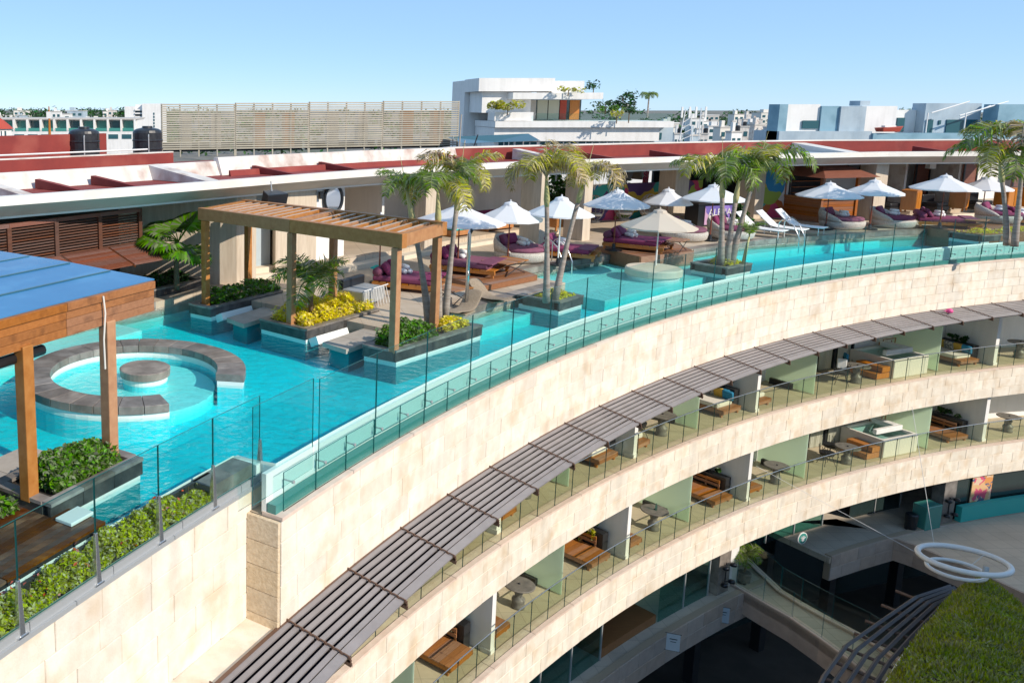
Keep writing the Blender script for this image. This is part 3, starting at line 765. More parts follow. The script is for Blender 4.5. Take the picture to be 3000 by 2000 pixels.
def shrub(label, name, m, a0, a1, d0, d1, z, h, n, size, bumps=12, extra=None, cat='shrub'):
    ac, dc = (a0 + a1) / 2, (d0 + d1) / 2
    r = thing(name, label, cat, P(ac, dc, z), rz(ac))
    sx = abs(a0 - a1) * 1.12 / 2; sy = abs(d1 - d0) / 2
    leaves('foliage', m, bush_pts(n, sx, sy, h, bumps), size, r)
    st = MB()
    for k in range(max(6, int(sx * sy * 12))):
        x, y = random.uniform(-sx, sx) * 0.9, random.uniform(-sy, sy) * 0.8
        st.tube([(x, y, -0.03), (x + random.uniform(-.06, .06), y + random.uniform(-.06, .06), h * 0.75)], [0.012, 0.006], 5)
    so = st.build('stems', M['trunk_b'], r); so['kind'] = 'stuff'
    if extra:
        leaves('flowers', M['flower'], [(x, y, zz + 0.03) for x, y, zz in bush_pts(extra, sx, sy, h * 1.05, bumps)], size * 0.9, r)
    return r
def bush_pts(n, sx, sy, h, bumps):
    cs = []
    for _ in range(bumps):
        cs.append((random.uniform(-sx, sx), random.uniform(-sy, sy), random.uniform(0.75, 1.1) * h, random.uniform(0.22, 0.42)))
    out = []
    while len(out) < n:
        x, y = random.uniform(-sx, sx), random.uniform(-sy, sy)
        top = 0.45 * h
        for c in cs:
            d2 = ((x - c[0]) ** 2 + (y - c[1]) ** 2) / (c[3] ** 2)
            if d2 < 1: top = max(top, c[2] * (1 - 0.5 * d2))
        edge = min(1.0, min(sx - abs(x), sy - abs(y)) / 0.12 + 0.45)
        z = top * edge * (1 - abs(random.gauss(0, 0.22)))
        if random.random() < 0.25:
            if random.random() < 0.5: y = -sy * random.uniform(0.9, 1.08)
            else: x = math.copysign(sx * random.uniform(0.93, 1.05), x)
            z = top * random.uniform(0.1, 0.8)
        out.append((x, y, max(0.01, z)))
    return out
def quad_planter(label, q, ztop=0.33, wall=0.16):
    r = thing('slate_planter', label, 'planter')
    q = [Vector(p) for p in q]
    for e in range(4):
        a, b_ = q[e], q[(e + 1) % 4]; d = (b_ - a).normalized(); n_ = Vector((-d.y, d.x))
        L = (b_ - a).length; cut = wall if e % 2 else 0.0; k = max(1, round(L / 0.75))
        for j in range(k):
            s0, s1 = L * j / k, L * (j + 1) / k - 0.006
            c0, c1 = max(s0, 0.052 if e % 2 else 0), min(s1, L - (0.052 if e % 2 else 0))
            MB().prism([tuple(a + d * c0), tuple(a + d * c1), tuple(a + d * c1 + n_ * 0.05), tuple(a + d * c0 + n_ * 0.05)], 0.06, ztop - 0.05).build('slate_panel', M['slate'], r)
            c0, c1 = max(s0, cut), min(s1, L - cut)
            if c1 > c0:
                MB().prism([tuple(a + d * c0 - n_ * 0.02), tuple(a + d * c1 - n_ * 0.02), tuple(a + d * c1 + n_ * wall), tuple(a + d * c0 + n_ * wall)], ztop - 0.05, ztop - (0.002 if e % 2 else 0)).build('slate_cap', M['slate_top'], r)
    c = sum(q, Vector((0, 0))) / 4
    ins = lambda t: [tuple(p + (c - p).normalized() * t) for p in q]
    MB().prism(ins(0.05), -0.06, 0.058).build('white_base', M['poolwhite'], r)
    MB().prism(ins(0.055), -0.9, -0.062).build('tiled_base', M['tealreflect'], r)
    MB().prism(ins(0.12), 0.07, ztop - 0.09).build('soil', M['soil'], r)
    return r
def shrub_at(label, name, m, c, yaw, sx, sy, z, h, n, size, bumps=12):
    r = thing(name, label, 'shrub', (c[0], c[1], z), RAD(yaw))
    leaves('foliage', m, bush_pts(n, sx, sy, h, bumps), size, r)
    st = MB()
    for k in range(max(6, int(sx * sy * 40))):
        x, y = random.uniform(-sx, sx) * 0.9, random.uniform(-sy, sy) * 0.8
        st.tube([(x, y, -0.03), (x + random.uniform(-.06, .06), y + random.uniform(-.06, .06), h * 0.75)], [0.012, 0.006], 5)
    so = st.build('stems', M['trunk_b'], r); so['kind'] = 'stuff'
    return r
A_F = 137.78
quad_planter('slate planter with green shrubs at the far left posts of the open pergola', [(-0.76, 22.12), (1.28, 24.30), (0.68, 24.82), (-1.36, 22.62)])
quad_planter('slate planter full of bright yellow shrubs under the open pergola', [(1.58, 19.87), (3.72, 22.02), (2.66, 23.10), (0.52, 20.95)])
quad_planter('long slate planter with green shrubs at the near end of the open pergola', [(3.43, 18.06), (5.97, 20.33), (5.32, 20.86), (2.78, 18.58)])
slate_planter('square slate planter in the pool holding the pair of leaning palms', 131.5, 130.3, 1.15, 2.42)
slate_planter('square slate planter in the pool holding the clump of three palms', 123.4, 121.95, 0.62, 1.85)
slate_planter('slate planter at the far right end of the pool with palms', 108.6, 104, 0.62, 1.9)
slate_planter('slate planter in front of the near pergola posts at the lower left', 146.35, 144.66, 1.78, 2.98)
slate_planter('slate bed below the fan palm by the stone block wall', 139.3, 136.1, 9.6, 10.9, ztop=0.5, zb=0.0)
shrub_at('round green shrubs filling the planter left of the stepping slabs', 'green_shrub', M['leaf'], (0.1, 23.65), 47, 1.25, 0.30, 0.25, 0.46, 2600, 0.10)
shrub_at('bright yellow shrub mass under the open pergola beside the small date palm', 'yellow_shrub', M['leaf_y'], (2.2, 21.55), 45, 1.35, 0.58, 0.25, 0.46, 4600, 0.09, 20)
shrub_at('green shrub around the nearest post of the open pergola', 'green_shrub', M['leaf'], (3.85, 19.0), 42, 0.80, 0.27, 0.25, 0.52, 2600, 0.10, 8)
shrub_at('small yellow shrub behind the trunks at the right of the long planter', 'yellow_shrub', M['leaf_y'], (5.15, 20.2), 42, 0.40, 0.25, 0.25, 0.28, 700, 0.09, 4)
shrub('two yellow tufts at the foot of the leaning palm pair', 'yellow_shrub', M['leaf_y'], 131.3, 130.5, 1.3, 2.0, 0.25, 0.26, 500, 0.09, 3)
shrub('yellow shrub at the foot of the three palm clump', 'yellow_shrub', M['leaf_y'], 122.9, 122.1, 0.8, 1.5, 0.25, 0.30, 600, 0.10, 4)
shrub('yellow ground shrub below the palms at the right edge', 'yellow_shrub', M['leaf_y'], 108.4, 105, 0.75, 1.75, 0.25, 0.24, 1200, 0.10, 10)
shrub('dense green shrub between the two near pergola posts', 'green_shrub', M['leaf'], 146.05, 144.9, 2.0, 2.62, 0.25, 0.42, 3600, 0.085, 10)
shrub('green shrub left of the nearest pergola post at the image edge', 'green_shrub', M['leaf'], 147.3, 146.45, 2.3, 3.0, 0.12, 0.42, 1600, 0.085, 5)
shrub('dark green shrub below the fan palm', 'green_shrub', M['leaf_d'], 138.2, 136.3, 9.9, 10.8, 0.42, 0.40, 1800, 0.10, 10)
shrub('yellow shrub left of the fan palm foot', 'yellow_shrub', M['leaf_yg'], 139.1, 138.1, 9.75, 10.4, 0.42, 0.36, 700, 0.10, 5)
# flowering hedge in a trough along the left wall
tr = MB(); tr.arc(152, 144.05, 1.0, 1.06, -0.6, 0.03); tr.arc(152, 144.05, 0.675, 1.0, -0.4, -0.22)
tag(tr.build('hedge_trough', M['slate'], bevel=0.005), 'narrow dark trough holding the flowering hedge along the left glass', 'planter')
tc_ = MB(); tc_.arc(144.4, 143.44, 0.69, 1.09, -0.3, 0.03)
tag(tc_.build('trough_end_slab', M['slate_top']), 'dark slate slab closing the hedge trough near the tall steel clamp', 'slab')
for i, (a0, a1, lab) in enumerate(((151.5, 148.6, 'flowering hedge at the lower left corner before the nearest glass'), (148.5, 147.1, 'flowering hedge bush by the second steel clamp'), (147.0, 145.9, 'flowering hedge bush by the middle steel clamp'), (145.8, 144.4, 'last flowering hedge bush before the pool corner'))):
    shrub(lab, 'flowering_hedge', M['leaf_yg'], a0, a1, 0.69, 1.02, -0.22, 0.40, int(3000 * (a0 - a1)), 0.058, 5, extra=45, cat='hedge')
# stepping slabs
for (q, lab) in (([(0.12, 21.10), (1.50, 22.84), (1.06, 23.46), (-0.32, 21.74)], 'upper stone stepping slab between the green and yellow planters'), ([(2.44, 18.80), (3.90, 20.44), (3.42, 21.02), (1.96, 19.40)], 'lower stone stepping slab between the yellow and near planters'),
                 ([P(147.4, 3.15)[:2], P(145.0, 3.15)[:2], P(145.0, 3.95)[:2], P(147.4, 3.95)[:2]], 'pale stepping slab behind the near left planter')):
    r = thing('stepping_slab', lab, 'slab'); q = [Vector(p) for p in q]
    for i in range(3):
        t0_, t1_ = i / 3, (i + 1) / 3 - 0.004
        MB().prism([tuple(q[0].lerp(q[1], t0_)), tuple(q[0].lerp(q[1], t1_)), tuple(q[3].lerp(q[2], t1_)), tuple(q[3].lerp(q[2], t0_))], 0.03, 0.14).build('slab_stone', M['slab'], r)
    c = sum(q, Vector((0, 0))) / 4
    MB().prism([tuple(p.lerp(c, 0.18)) for p in q], -0.9, 0.028).build('support', M['tealreflect'], r)  # support darkened by the same painted reflection
for (p, yw, ln_, lab) in (((-0.12, 22.62), 47, 1.2, 'white plaster cheek below the green planter'), ((2.22, 20.28), 45, 1.2, 'white plaster cheek below the yellow planter')):
    m = MB(); m.box((0, 0, 0.0), (ln_, 0.26, 0.20), M=Matrix.Rotation(RAD(-25), 3, 'X'))
    tag(m.build('plaster_cheek', M['poolwhite'], loc=(p[0], p[1], 0.03), rot=(0, 0, RAD(yw))), lab, 'wall')

# ------------------------------------------------------------------ ring seat in the pool
rs = thing('stone_ring_bench', 'open ring shaped stone seat standing in the left pool', 'seat', (-2.165, 17.08, 0))
R0, R1 = 1.72, 2.31
n = 26; t0, t1 = -11, 293
for i in range(n):
    w0 = RAD(t0 + (t1 - t0) * i / n); w1 = RAD(t0 + (t1 - t0) * (i + 1) / n - 0.25)
    m = MB(); wm = (w0 + w1) / 2
    m.prism([(R0 * math.cos(w), R0 * math.sin(w)) for w in (w0, wm, w1)] + [(R1 * math.cos(w), R1 * math.sin(w)) for w in (w1, wm, w0)], 0.075, 0.235)
    m.build('ring_stone', M['slate_top'], rs, bevel=0.008)
m = MB(); k = 48
pts = [(t0 + (t1 - t0) * i / k) for i in range(k + 1)]
m.prism([((R0 + 0.03) * math.cos(RAD(w)), (R0 + 0.03) * math.sin(RAD(w))) for w in pts] + [((R1 - 0.03) * math.cos(RAD(w)), (R1 - 0.03) * math.sin(RAD(w))) for w in reversed(pts)], -0.06, 0.073)
m.build('white_base', M['poolwhite'], rs)
m = MB(); m.prism([((R0 + 0.035) * math.cos(RAD(w)), (R0 + 0.035) * math.sin(RAD(w))) for w in pts] + [((R1 - 0.035) * math.cos(RAD(w)), (R1 - 0.035) * math.sin(RAD(w))) for w in reversed(pts)], -0.9, -0.062)
m.build('tiled_base', M['poolfloor'], rs)
m = MB(); m.prism([(1.66 * math.cos(RAD(w)), 1.66 * math.sin(RAD(w))) for w in range(0, 360, 8)], -0.9, -0.18)
m.build('inner_bench', M['poolshallow'], rs)
dsk = thing('disc_table', 'round slate topped disc in the middle of the ring seat', 'table', (-1.96, 17.18, 0))
MB().lathe([(0.52, 0.075), (0.53, 0.22), (0.51, 0.235)], 36).build('slate_top', M['slate_top'], dsk)
MB().lathe([(0.47, -0.05), (0.47, 0.073)], 36).build('white_base', M['poolwhite'], dsk)
MB().lathe([(0.465, -0.9), (0.465, -0.052)], 36).build('tiled_base', M['poolfloor'], dsk)
# round stone island with the beige umbrella
ri = thing('round_island', 'round cream stone island in the pool below the beige umbrella', 'seat', (13.85, 28.0, 0))
MB().lathe([(0.84, 0.05), (0.88, 0.08), (0.88, 0.27), (0.84, 0.31), (0.3, 0.33)], 40).build('stone_top', M['deckstep'], ri, smooth=False)
MB().lathe([(0.80, -0.9), (0.80, 0.05)], 40).build('base', M['poolwhite'], ri)

# ------------------------------------------------------------------ wooden deck at the lower left
dkw = thing('wood_deck', 'dark wet wooden deck at the lower left behind the hedge', 'deck')
m = MB(); m.arc(152, 146.06, 1.09, 2.2, -0.9, 0.10); m.arc(152, 146.36, 2.2, 2.9, -0.9, 0.10); m.build('deck_base', M['dark'], dkw)
for i in range(18):
    d = 1.09 + i * 0.102
    for (s0, s1) in ((152, 149.3), (149.29, 147.6), (147.59, 146.05 if d < 1.72 else 146.34)):
        m = MB(); m.arc(s0, s1 + 0.006, d, d + 0.096, 0.10, 0.135); m.build('deck_board', M['decking'], dkw)
sk = MB(); sk.box((0, 0, 0), (0.42, 0.30, 0.05)); tag(sk.build('skimmer_lid', M['poolwhite'], bevel=0.01, loc=P(146.2, 1.5, 0.165), rot=(0, 0, rz(146))), 'small white skimmer lid at the corner of the wet deck', 'lid')

# ------------------------------------------------------------------ glass balustrade on the left (steel clamps)
lg = thing('glass_balustrade', 'clear glass balustrade with tapered steel clamps at the lower left', 'railing')
DG = 0.64
cl = [(148.819, 0.767)[0], (147.815, 0.72)[0], (146.658, 0.682)[0], (145.539, 0.641)[0], (144.419, 0.594)[0], (143.315, 0.595)[0]]
for i in range(len(cl)):
    a = cl[i]
    m = MB()
    v = []
    for (x, z, y) in ((0.042, -0.28, 0.05), (0.036, -0.05, 0.04), (0.018, 0.40, 0.02)):
        v += [(-x, -y, z), (x, -y, z), (x, y, z), (-x, y, z)]
    f = [(j + q, j + (q + 1) % 4, j + 4 + (q + 1) % 4, j + 4 + q) for j in (0, 4) for q in range(4)] + [(8, 9, 10, 11)]
    m.add(v, f); m.box((0, 0, -0.265), (0.16, 0.12, 0.03))
    m.build('steel_clamp', M['steel'], lg, bevel=0.004, loc=P(a, DG, 0), rot=(0, 0, rz(a)))
    if i < len(cl) - 1:
        a2 = cl[i + 1]; L = 2 * (RR + DG) * math.sin(RAD((a - a2) / 2))
        inst('glass_pane', pane_mesh(L - 0.016, 0.018, 1.28, 'tall_pane'), lg, P((a + a2) / 2, DG, -0.16), (0, 0, rz((a + a2) / 2)))
for i in range(6):
    a = 150.3 - 1.3 * i
    m = MB(); m.arc(a, max(a - 1.29, 143.3), DG - 0.03, DG + 0.04, -0.279, -0.17); m.build('base_channel', M['greymetal'], lg)
gw = MB(); gw.arc(A_END - 0.02, 100, 0.12, 0.275, -0.61, -0.45)
struct(gw.build('drain_gutter', M['gutterwet']))
# long glass balustrade on the right
rg = thing('glass_balustrade', 'long curved double glass balustrade along the pool above the stone wall', 'railing')
pa = pane_mesh(1.885, 0.018, 1.56, 'upper_pane'); pb = pane_mesh(0.94, 0.018, 0.64, 'lower_pane')
so = MB(); so.tube([(0, 0, 0), (0, 0.18, 0)], 0.013, 8); so.tube([(0, -0.015, 0), (0, 0.02, 0)], 0.028, 10); som = so.mesh('standoff', M['greymetal'])
for k in range(25):
    a = 142.35 - PH / 2 - PH * k + 0.0
    inst('upper_pane', pa, rg, P(a, 0.20, -0.36), (0, 0, rz(a)))
aw = PH / 2
for k in range(50):
    a = 143.45 - aw * k
    inst('lower_pane', pb, rg, P(a - aw / 2, 0.09, -0.6), (0, 0, rz(a - aw / 2)))
    for s in (0.3,): inst('standoff', som, rg, P(a - aw * s, 0.09, -0.22), (0, 0, rz(a - aw * s)))
inst('upper_pane', pane_mesh(1.7, 0.018, 1.56, 'end_pane'), rg, P(143.15, 0.30, -0.36), (0, 0, rz(143.15)))

# ================================================================== PERGOLAS
pg = thing('open_pergola', 'open teak pergola with slatted top standing over the pool planters', 'pergola')
PGA = [Vector((3.41, 18.19)), Vector((1.28, 20.42)), Vector((-0.90, 22.66))]      # near row of posts
PGB = [Vector((4.71, 20.02)), Vector((2.51, 22.36)), Vector((0.27, 24.66))]       # far row of posts
ua = (PGA[2] - PGA[0]).normalized(); yawp = math.atan2(ua.y, ua.x); vb = (PGB[1] - PGA[1]).normalized()
for p in PGA + PGB:
    MB().box((0, 0, 1.42), (0.17, 0.17, 2.34)).build('post', M['wood'], pg, bevel=0.012, loc=(p.x, p.y, 0), rot=(0, 0, yawp))
def beam(p, q, w, z0, z1, name='side_beam'):
    d = (q - p).normalized(); n_ = Vector((-d.y, d.x)) * w / 2
    return MB().prism([tuple(p - n_), tuple(q - n_), tuple(q + n_), tuple(p + n_)], z0, z1).build(name, M['wood'], pg, bevel=0.008)
for row in (PGA, PGB):
    d = (row[2] - row[0]).normalized(); e0, e1 = row[0] - d * 0.2, row[2] + d * 0.2
    beam(e0, row[1], 0.18, 2.60, 2.92); beam(row[1] + d * 0.005, e1, 0.18, 2.60, 2.92)
for k, sh_ in ((0, -0.12), (1, 0.0), (2, 0.12)):
    p, q = PGA[k] + ua * sh_, PGB[k] + ua * sh_; d = (q - p).normalized()
    beam(p + d * 0.093, q - d * 0.093, 0.14, 2.62, 2.90, 'cross_beam')
Lx = (PGB[1] - PGA[1]).length - 0.19
sl = MB(); sl.box((0, 0, 0), (Lx, 0.085, 0.12)); sl.m = [0, 1, 0, 0, 0, 0]; slm = sl.mesh('slat', [M['wood'], M['slat_sunlit']])  # upward face gets the painted sunlit tone, other faces plain wood
Ltot = (PGA[2] - PGA[0]).length
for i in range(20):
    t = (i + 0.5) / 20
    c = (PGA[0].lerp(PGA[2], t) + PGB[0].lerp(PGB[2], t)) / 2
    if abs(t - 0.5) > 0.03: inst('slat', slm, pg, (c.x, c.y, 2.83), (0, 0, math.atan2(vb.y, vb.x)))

np_ = thing('roofed_pergola', 'wooden pergola with blue membrane roof at the left edge, seen from above', 'pergola')
for a in (146.29, 144.85, 149.2):
    MB().box((0, 0, 1.35), (0.185, 0.185, 2.2)).build('post', M['wood'], np_, bevel=0.012, loc=P(a, 2.25), rot=(0, 0, rz(a)))
for a in (144.6, 148.0):
    MB().box((0, 0, 1.2), (0.185, 0.185, 2.5)).build('post', M['wood'], np_, bevel=0.012, loc=P(a, 6.2), rot=(0, 0, rz(a)))
AL, AR, D0_, D1_ = 152.0, 143.95, 2.20, 6.6
for j in range(4):
    z = 2.40 + j * 0.122
    for (s0, s1) in ((AL, 145.62), (145.615, AR)):
        MB().arc(s0, s1, D0_ - (0.03 if j == 3 else 0), D0_ + 0.07, z, z + 0.118, 0.7).build('fascia_board', M['woodlong'], np_, bevel=0.006)
    MB().arc(AR + 0.06, AR - 0.02, D0_ + 0.075, D1_, z, z + 0.118, 0.5).build('fascia_board', M['woodlong'], np_, bevel=0.006)
rf = MB()
nr = 8
v = []
for i in range(nr + 1):
    a = AL + (AR - 0.06 - AL) * i / nr
    v += [P(a, D0_ + 0.05, 2.90), P(a, (D0_ + D1_) / 2, 2.965), P(a, D1_ + 0.25, 2.97)]
rf.add(v, [(3 * i + j, 3 * i + 3 + j, 3 * i + 4 + j, 3 * i + 1 + j) for i in range(nr) for j in range(2)])
roof = rf.build('roof_membrane', M['bluefabricroof'], np_)
so_ = roof.modifiers.new('thick', 'SOLIDIFY'); so_.thickness = 0.02; so_.offset = -1
for d in (3.15, 4.1, 5.15):
    zz = 2.90 + 0.065 * min(1, (d - D0_) / 2.17)
    m = MB(); m.arc(AL, AR, d, d + 0.05, zz, zz + 0.014, 0.7); m.build('membrane_seam', M['winblue'], np_)
m = MB(); m.tube([P(AL, D0_ + 0.18, 2.27), P(147.5, D0_ + 0.14, 2.27), P(145.9, D0_ + 0.16, 2.26)], 0.075, 10); m.build('rolled_blind', M['blackmetal'], np_, smooth=True)
m = MB(); m.tube([P(145.0, D0_ - 0.05, 2.86), P(144.98, D0_ - 0.06, 2.6), P(145.01, D0_ - 0.05, 2.2), P(144.99, D0_ - 0.04, 1.75)], 0.014, 6)
tag(m.build('rope', M['cushion']), 'cream rope hanging down the fascia of the roofed pergola', 'rope')

# ================================================================== WOODEN PLATFORMS
def platform(label, poly, z0, z1, nboards=9):
    r = thing('wood_platform', label, 'platform')
    q = [Vector((p[0], p[1], 0)) for p in poly]      # q0 front-left, q1 front-right, q2 back-right, q3 back-left
    m = MB(); m.prism([tuple(p)[:2] for p in q], z0, z1 - 0.04); m.build('platform_base', M['platform'], r)
    for i in range(nboards):
        s0, s1 = i / nboards, (i + 1) / nboards - 0.006
        c = [q[0].lerp(q[3], s0), q[1].lerp(q[2], s0), q[1].lerp(q[2], s1), q[0].lerp(q[3], s1)]
        m = MB(); m.prism([tuple(p)[:2] for p in c], z1 - 0.038, z1); m.build('deck_board', M['platform'], r)
    for (u, w_) in ((0, 1), (1, 2), (3, 0)):
        d = (q[w_] - q[u]).normalized(); nrm = Vector((d.y, -d.x, 0))
        c = [q[u] + nrm * 0.002, q[w_] + nrm * 0.002, q[w_] + nrm * 0.028, q[u] + nrm * 0.028]
        m = MB(); m.prism([tuple(p)[:2] for p in c], z0 + 0.01, z1 + 0.004); m.build('skirt_board', M['platform'], r)
    return r
platform('brown wooden platform left of the leaning palms, under the big daybed', [(6.998, 24.334, 0.42), (9.265, 26.067, 0.42), (8.824, 28.183, 0.42), (6.172, 26.68, 0.42)], 0.255, 0.42)
platform('dark fronted wooden platform jutting over the pool behind the round island', [(14.04, 29.37, 0.42), (16.515, 30.585, 0.42), (16.827, 32.984, 0.42), (13.377, 31.581, 0.42)], -0.9, 0.42)
platform('low brown platform at the right end of the pool', [P(108.55, 0.7, 0), P(102, 0.7, 0), P(102, 3.4, 0), P(108.2, 3.3, 0)], -0.9, 0.36, 14)

# ================================================================== LOUNGE FURNITURE
def round_daybed(label, loc, yaw, rad=0.85):
    r = thing('round_daybed', label, 'daybed', loc, yaw, 'round wicker daybeds')
    k = rad / 0.85
    MB().lathe([(0.74 * k, 0.02), (0.82 * k, 0.10), (0.86 * k, 0.26), (0.85 * k, 0.36), (0.80 * k, 0.38)], 36).build('wicker_base', M['wicker'], r, smooth=True)
    MB().lathe([(0.76 * k, 0.38), (0.80 * k, 0.42), (0.80 * k, 0.48), (0.76 * k, 0.52), (0.1, 0.53)], 36).build('seat_cushion', M['purple'], r, smooth=True)
    n = 26; v = []
    for i in range(n + 1):
        w = RAD(90 + 200 * (i / n - 0.5)); hgt = 0.38 + 0.48 * max(0.0, math.cos((i / n - 0.5) * math.pi)) ** 0.7
        for (rr_, zz) in ((0.86, 0.34), (0.90, 0.34 + (hgt - 0.34) * 0.6), (0.86, hgt), (0.82, hgt), (0.80, 0.34 + (hgt - 0.34) * 0.6), (0.78, 0.36)):
            v.append((rr_ * k * math.cos(w), rr_ * k * math.sin(w), zz))
    f = [(i * 6 + j, i * 6 + (j + 1) % 6, i * 6 + 6 + (j + 1) % 6, i * 6 + 6 + j) for i in range(n) for j in range(6)]
    MB().add(v, f).build('wicker_back', M['wicker'], r, smooth=True)
    for (x, rt) in ((-0.25, 12), (0.22, -10)):
        m = MB(); m.box((0, 0, 0), (0.44, 0.16, 0.40), M=Matrix.Rotation(RAD(rt), 3, 'Z') @ Matrix.Rotation(RAD(-25), 3, 'X'))
        m.build('cushion', M['purple'], r, bevel=0.06, loc=(x * k, 0.50 * k, 0.70))
    return r
def towel_rolls(label, loc, yaw):
    r = thing('towel_pile', label, 'towels', loc, yaw, 'rolled white towels')
    for (x, y, z) in ((-0.09, 0, 0.07), (0.09, 0, 0.07), (0, 0.02, 0.19)):
        m = MB(); m.tube([(x, -0.17, z), (x, 0.17, z)], 0.075, 10); m.build('rolled_towel', M['towel'], r, smooth=True)
    return r
def daybed(label, loc, yaw, w=1.5, ln=2.0, bolster=True):
    r = thing('lounge_bed', label, 'daybed', loc, yaw, 'plum daybeds with wooden frames')
    for x in (-w / 2 + 0.05, w / 2 - 0.05):
        MB().bb(x - 0.04, x + 0.04, -ln / 2, ln / 2, 0.10, 0.20).build('side_rail', M['orangewood'], r)
        for y in (-ln / 2 + 0.08, ln / 2 - 0.08): MB().box((x, y, 0.055), (0.08, 0.08, 0.11)).build('leg', M['orangewood'], r)
    n = 9; s = MB(); s.box((0, 0, 0), (w - 0.02, ln / n - 0.04, 0.03)); sm = s.mesh('frame_slat', M['orangewood'])
    for i in range(n): inst('frame_slat', sm, r, (0, -ln / 2 + (i + 0.5) * ln / n, 0.217))
    MB().bb(-w / 2 + 0.03, w / 2 - 0.03, -ln / 2 + 0.22, ln / 2, 0.235, 0.40).build('mattress', M['purple'], r, bevel=0.05)
    MB().box((0, -ln / 2 + 0.33, 0.41), (w - 0.06, 0.5, 0.05)).build('seam_panel', M['purple'], r, bevel=0.02)
    if bolster:
        m = MB(); m.tube([(-w / 2 + 0.04, ln / 2 - 0.14, 0.5), (w / 2 - 0.04, ln / 2 - 0.14, 0.5)], 0.14, 12); m.build('bolster', M['purple'], r, smooth=True)
    for (x, rt) in ((-0.35, 8), (0.3, -12)):
        m = MB(); m.box((0, 0, 0), (0.48, 0.15, 0.42), M=Matrix.Rotation(RAD(rt), 3, 'Z') @ Matrix.Rotation(RAD(-35), 3, 'X'))
        m.build('cushion', M['purple'], r, bevel=0.055, loc=(x, ln / 2 - 0.36, 0.58))
    return r
def side_table(label, loc, yaw, w=0.95, d=0.7, h=0.42):
    r = thing('folding_table', label, 'table', loc, yaw, 'wooden folding tables')
    for i in range(6):
        MB().bb(-w / 2 + i * w / 6, -w / 2 + (i + 1) * w / 6 - 0.008, -d / 2, d / 2, h - 0.03, h).build('top_board', M['teak'], r)
    for y in (-d / 2 + 0.06, d / 2 - 0.06):
        MB().tube([(-w / 2 + 0.05, y, h - 0.04), (w / 2 - 0.1, y, 0.015)], 0.014, 6).build('leg', M['blackmetal'], r)
        MB().tube([(w / 2 - 0.05, y, h - 0.04), (-w / 2 + 0.1, y, 0.015)], 0.014, 6).build('leg', M['blackmetal'], r)
    return r
Zp = 0.42
D2 = DZ + 0.003
RB = [((1525, 762, 0.26), 15, 'round wicker daybed between the first two umbrellas, left of the leaning palms'),
      ((2003, 702, 0.26), 25, 'round wicker daybed just left of the three palm clump'),
      ((2140, 697, 0.26), 20, 'round wicker daybed behind the three palm clump'),
      ((2465, 668, 0.26), 25, 'round wicker daybed right of the white loungers'),
      ((2613, 664, 0.26), 25, 'round wicker daybed in front of the square pillar')]
rb_loc = [(9.92, 29.585, 0.26), (18.077, 34.271, 0.26), (20.237, 34.727, 0.26), (26.825, 37.627, 0.26), (29.405, 38.065, 0.26), (34.745, 38.7, 0.36)]
rb_lab = ['round wicker daybed left of the leaning palm pair', 'round wicker daybed just left of the three palm clump',
          'round wicker daybed partly hidden behind the three palm trunks', 'round wicker daybed in front of the wooden bar', 'round wicker daybed in front of the square pillar', 'round wicker daybed behind the palms at the right edge']
for i, (l, lb) in enumerate(zip(rb_loc, rb_lab)):
    round_daybed(lb, (l[0], l[1], 0.256 if i < 5 else 0.362), RAD([40, 35, 35, 45, 45, 40][i]), 0.86 if i else 0.9)
    towel_rolls('rolled towels on the ' + lb, (l[0] + 0.1, l[1] + 0.1, (0.256 if i < 5 else 0.362) + 0.53), 0.4)
db = [((5.155, 24.988, 0.26), 0.256, 62, 'plum daybed with a turquoise towel beside the open pergola', 1.4, 2.0),
      ((7.335, 26.68, 0.42), 0.423, 55, 'plum daybed with bolster on the wooden platform left of the palms', 1.5, 2.1),
      ((11.867, 30.278, 0.26), 0.256, 58, 'plum lounge bed behind the leaning palm pair', 1.3, 2.0),
      ((14.736, 31.114, 0.42), 0.423, 50, 'plum daybed on the dark fronted platform behind the round island', 1.5, 2.1),
      ((31.401, 37.57, 0.36), 0.363, 62, 'plum daybed on the low platform at the right end of the pool', 1.5, 2.2),
      ((35.757, 38.354, 0.36), 0.363, 60, 'plum daybed cut by the right edge of the picture', 1.5, 2.0)]
for i, (l, z, yw, lb, w, ln) in enumerate(db):
    daybed(lb, (l[0], l[1], z), RAD(yw), w, ln, i != 2)
    towel_rolls('towel rolls on ' + lb.replace(' with a turquoise towel', '').replace(' with bolster', ''), (l[0] - 0.15, l[1] + 0.25, z + 0.405), 0.3)
bt = MB(); bt.box((0, 0, 0.12), (0.5, 0.10, 0.42)); bt.box((0.0, 0.08, 0.33), (0.5, 0.12, 0.04))
l = db[0][0]; tag(bt.build('beach_towel', M['turq'], bevel=0.02, loc=(l[0] - 0.95, l[1] + 0.55, 0.45), rot=(0, 0, RAD(62))), 'turquoise towel over the head of the daybed near the pergola', 'towel')
side_table('folding wooden table at the right of the first platform daybed', tuple(list((8.368, 26.398, 0.42))[:2]) + (0.423,), RAD(40), 1.25, 0.9)
side_table('small folding table on the paving between the palm trunks and shower', tuple(list((5.902, 23.047, 0.26))[:2]) + (0.256,), RAD(40))
side_table('small folding table right of the daybed behind the round island', tuple(list((15.82, 30.585, 0.42))[:2]) + (0.423,), RAD(45))
side_table('white legged folding table right of the daybed on the low platform', tuple(list((31.856, 36.503, 0.36))[:2]) + (0.363,), RAD(40))
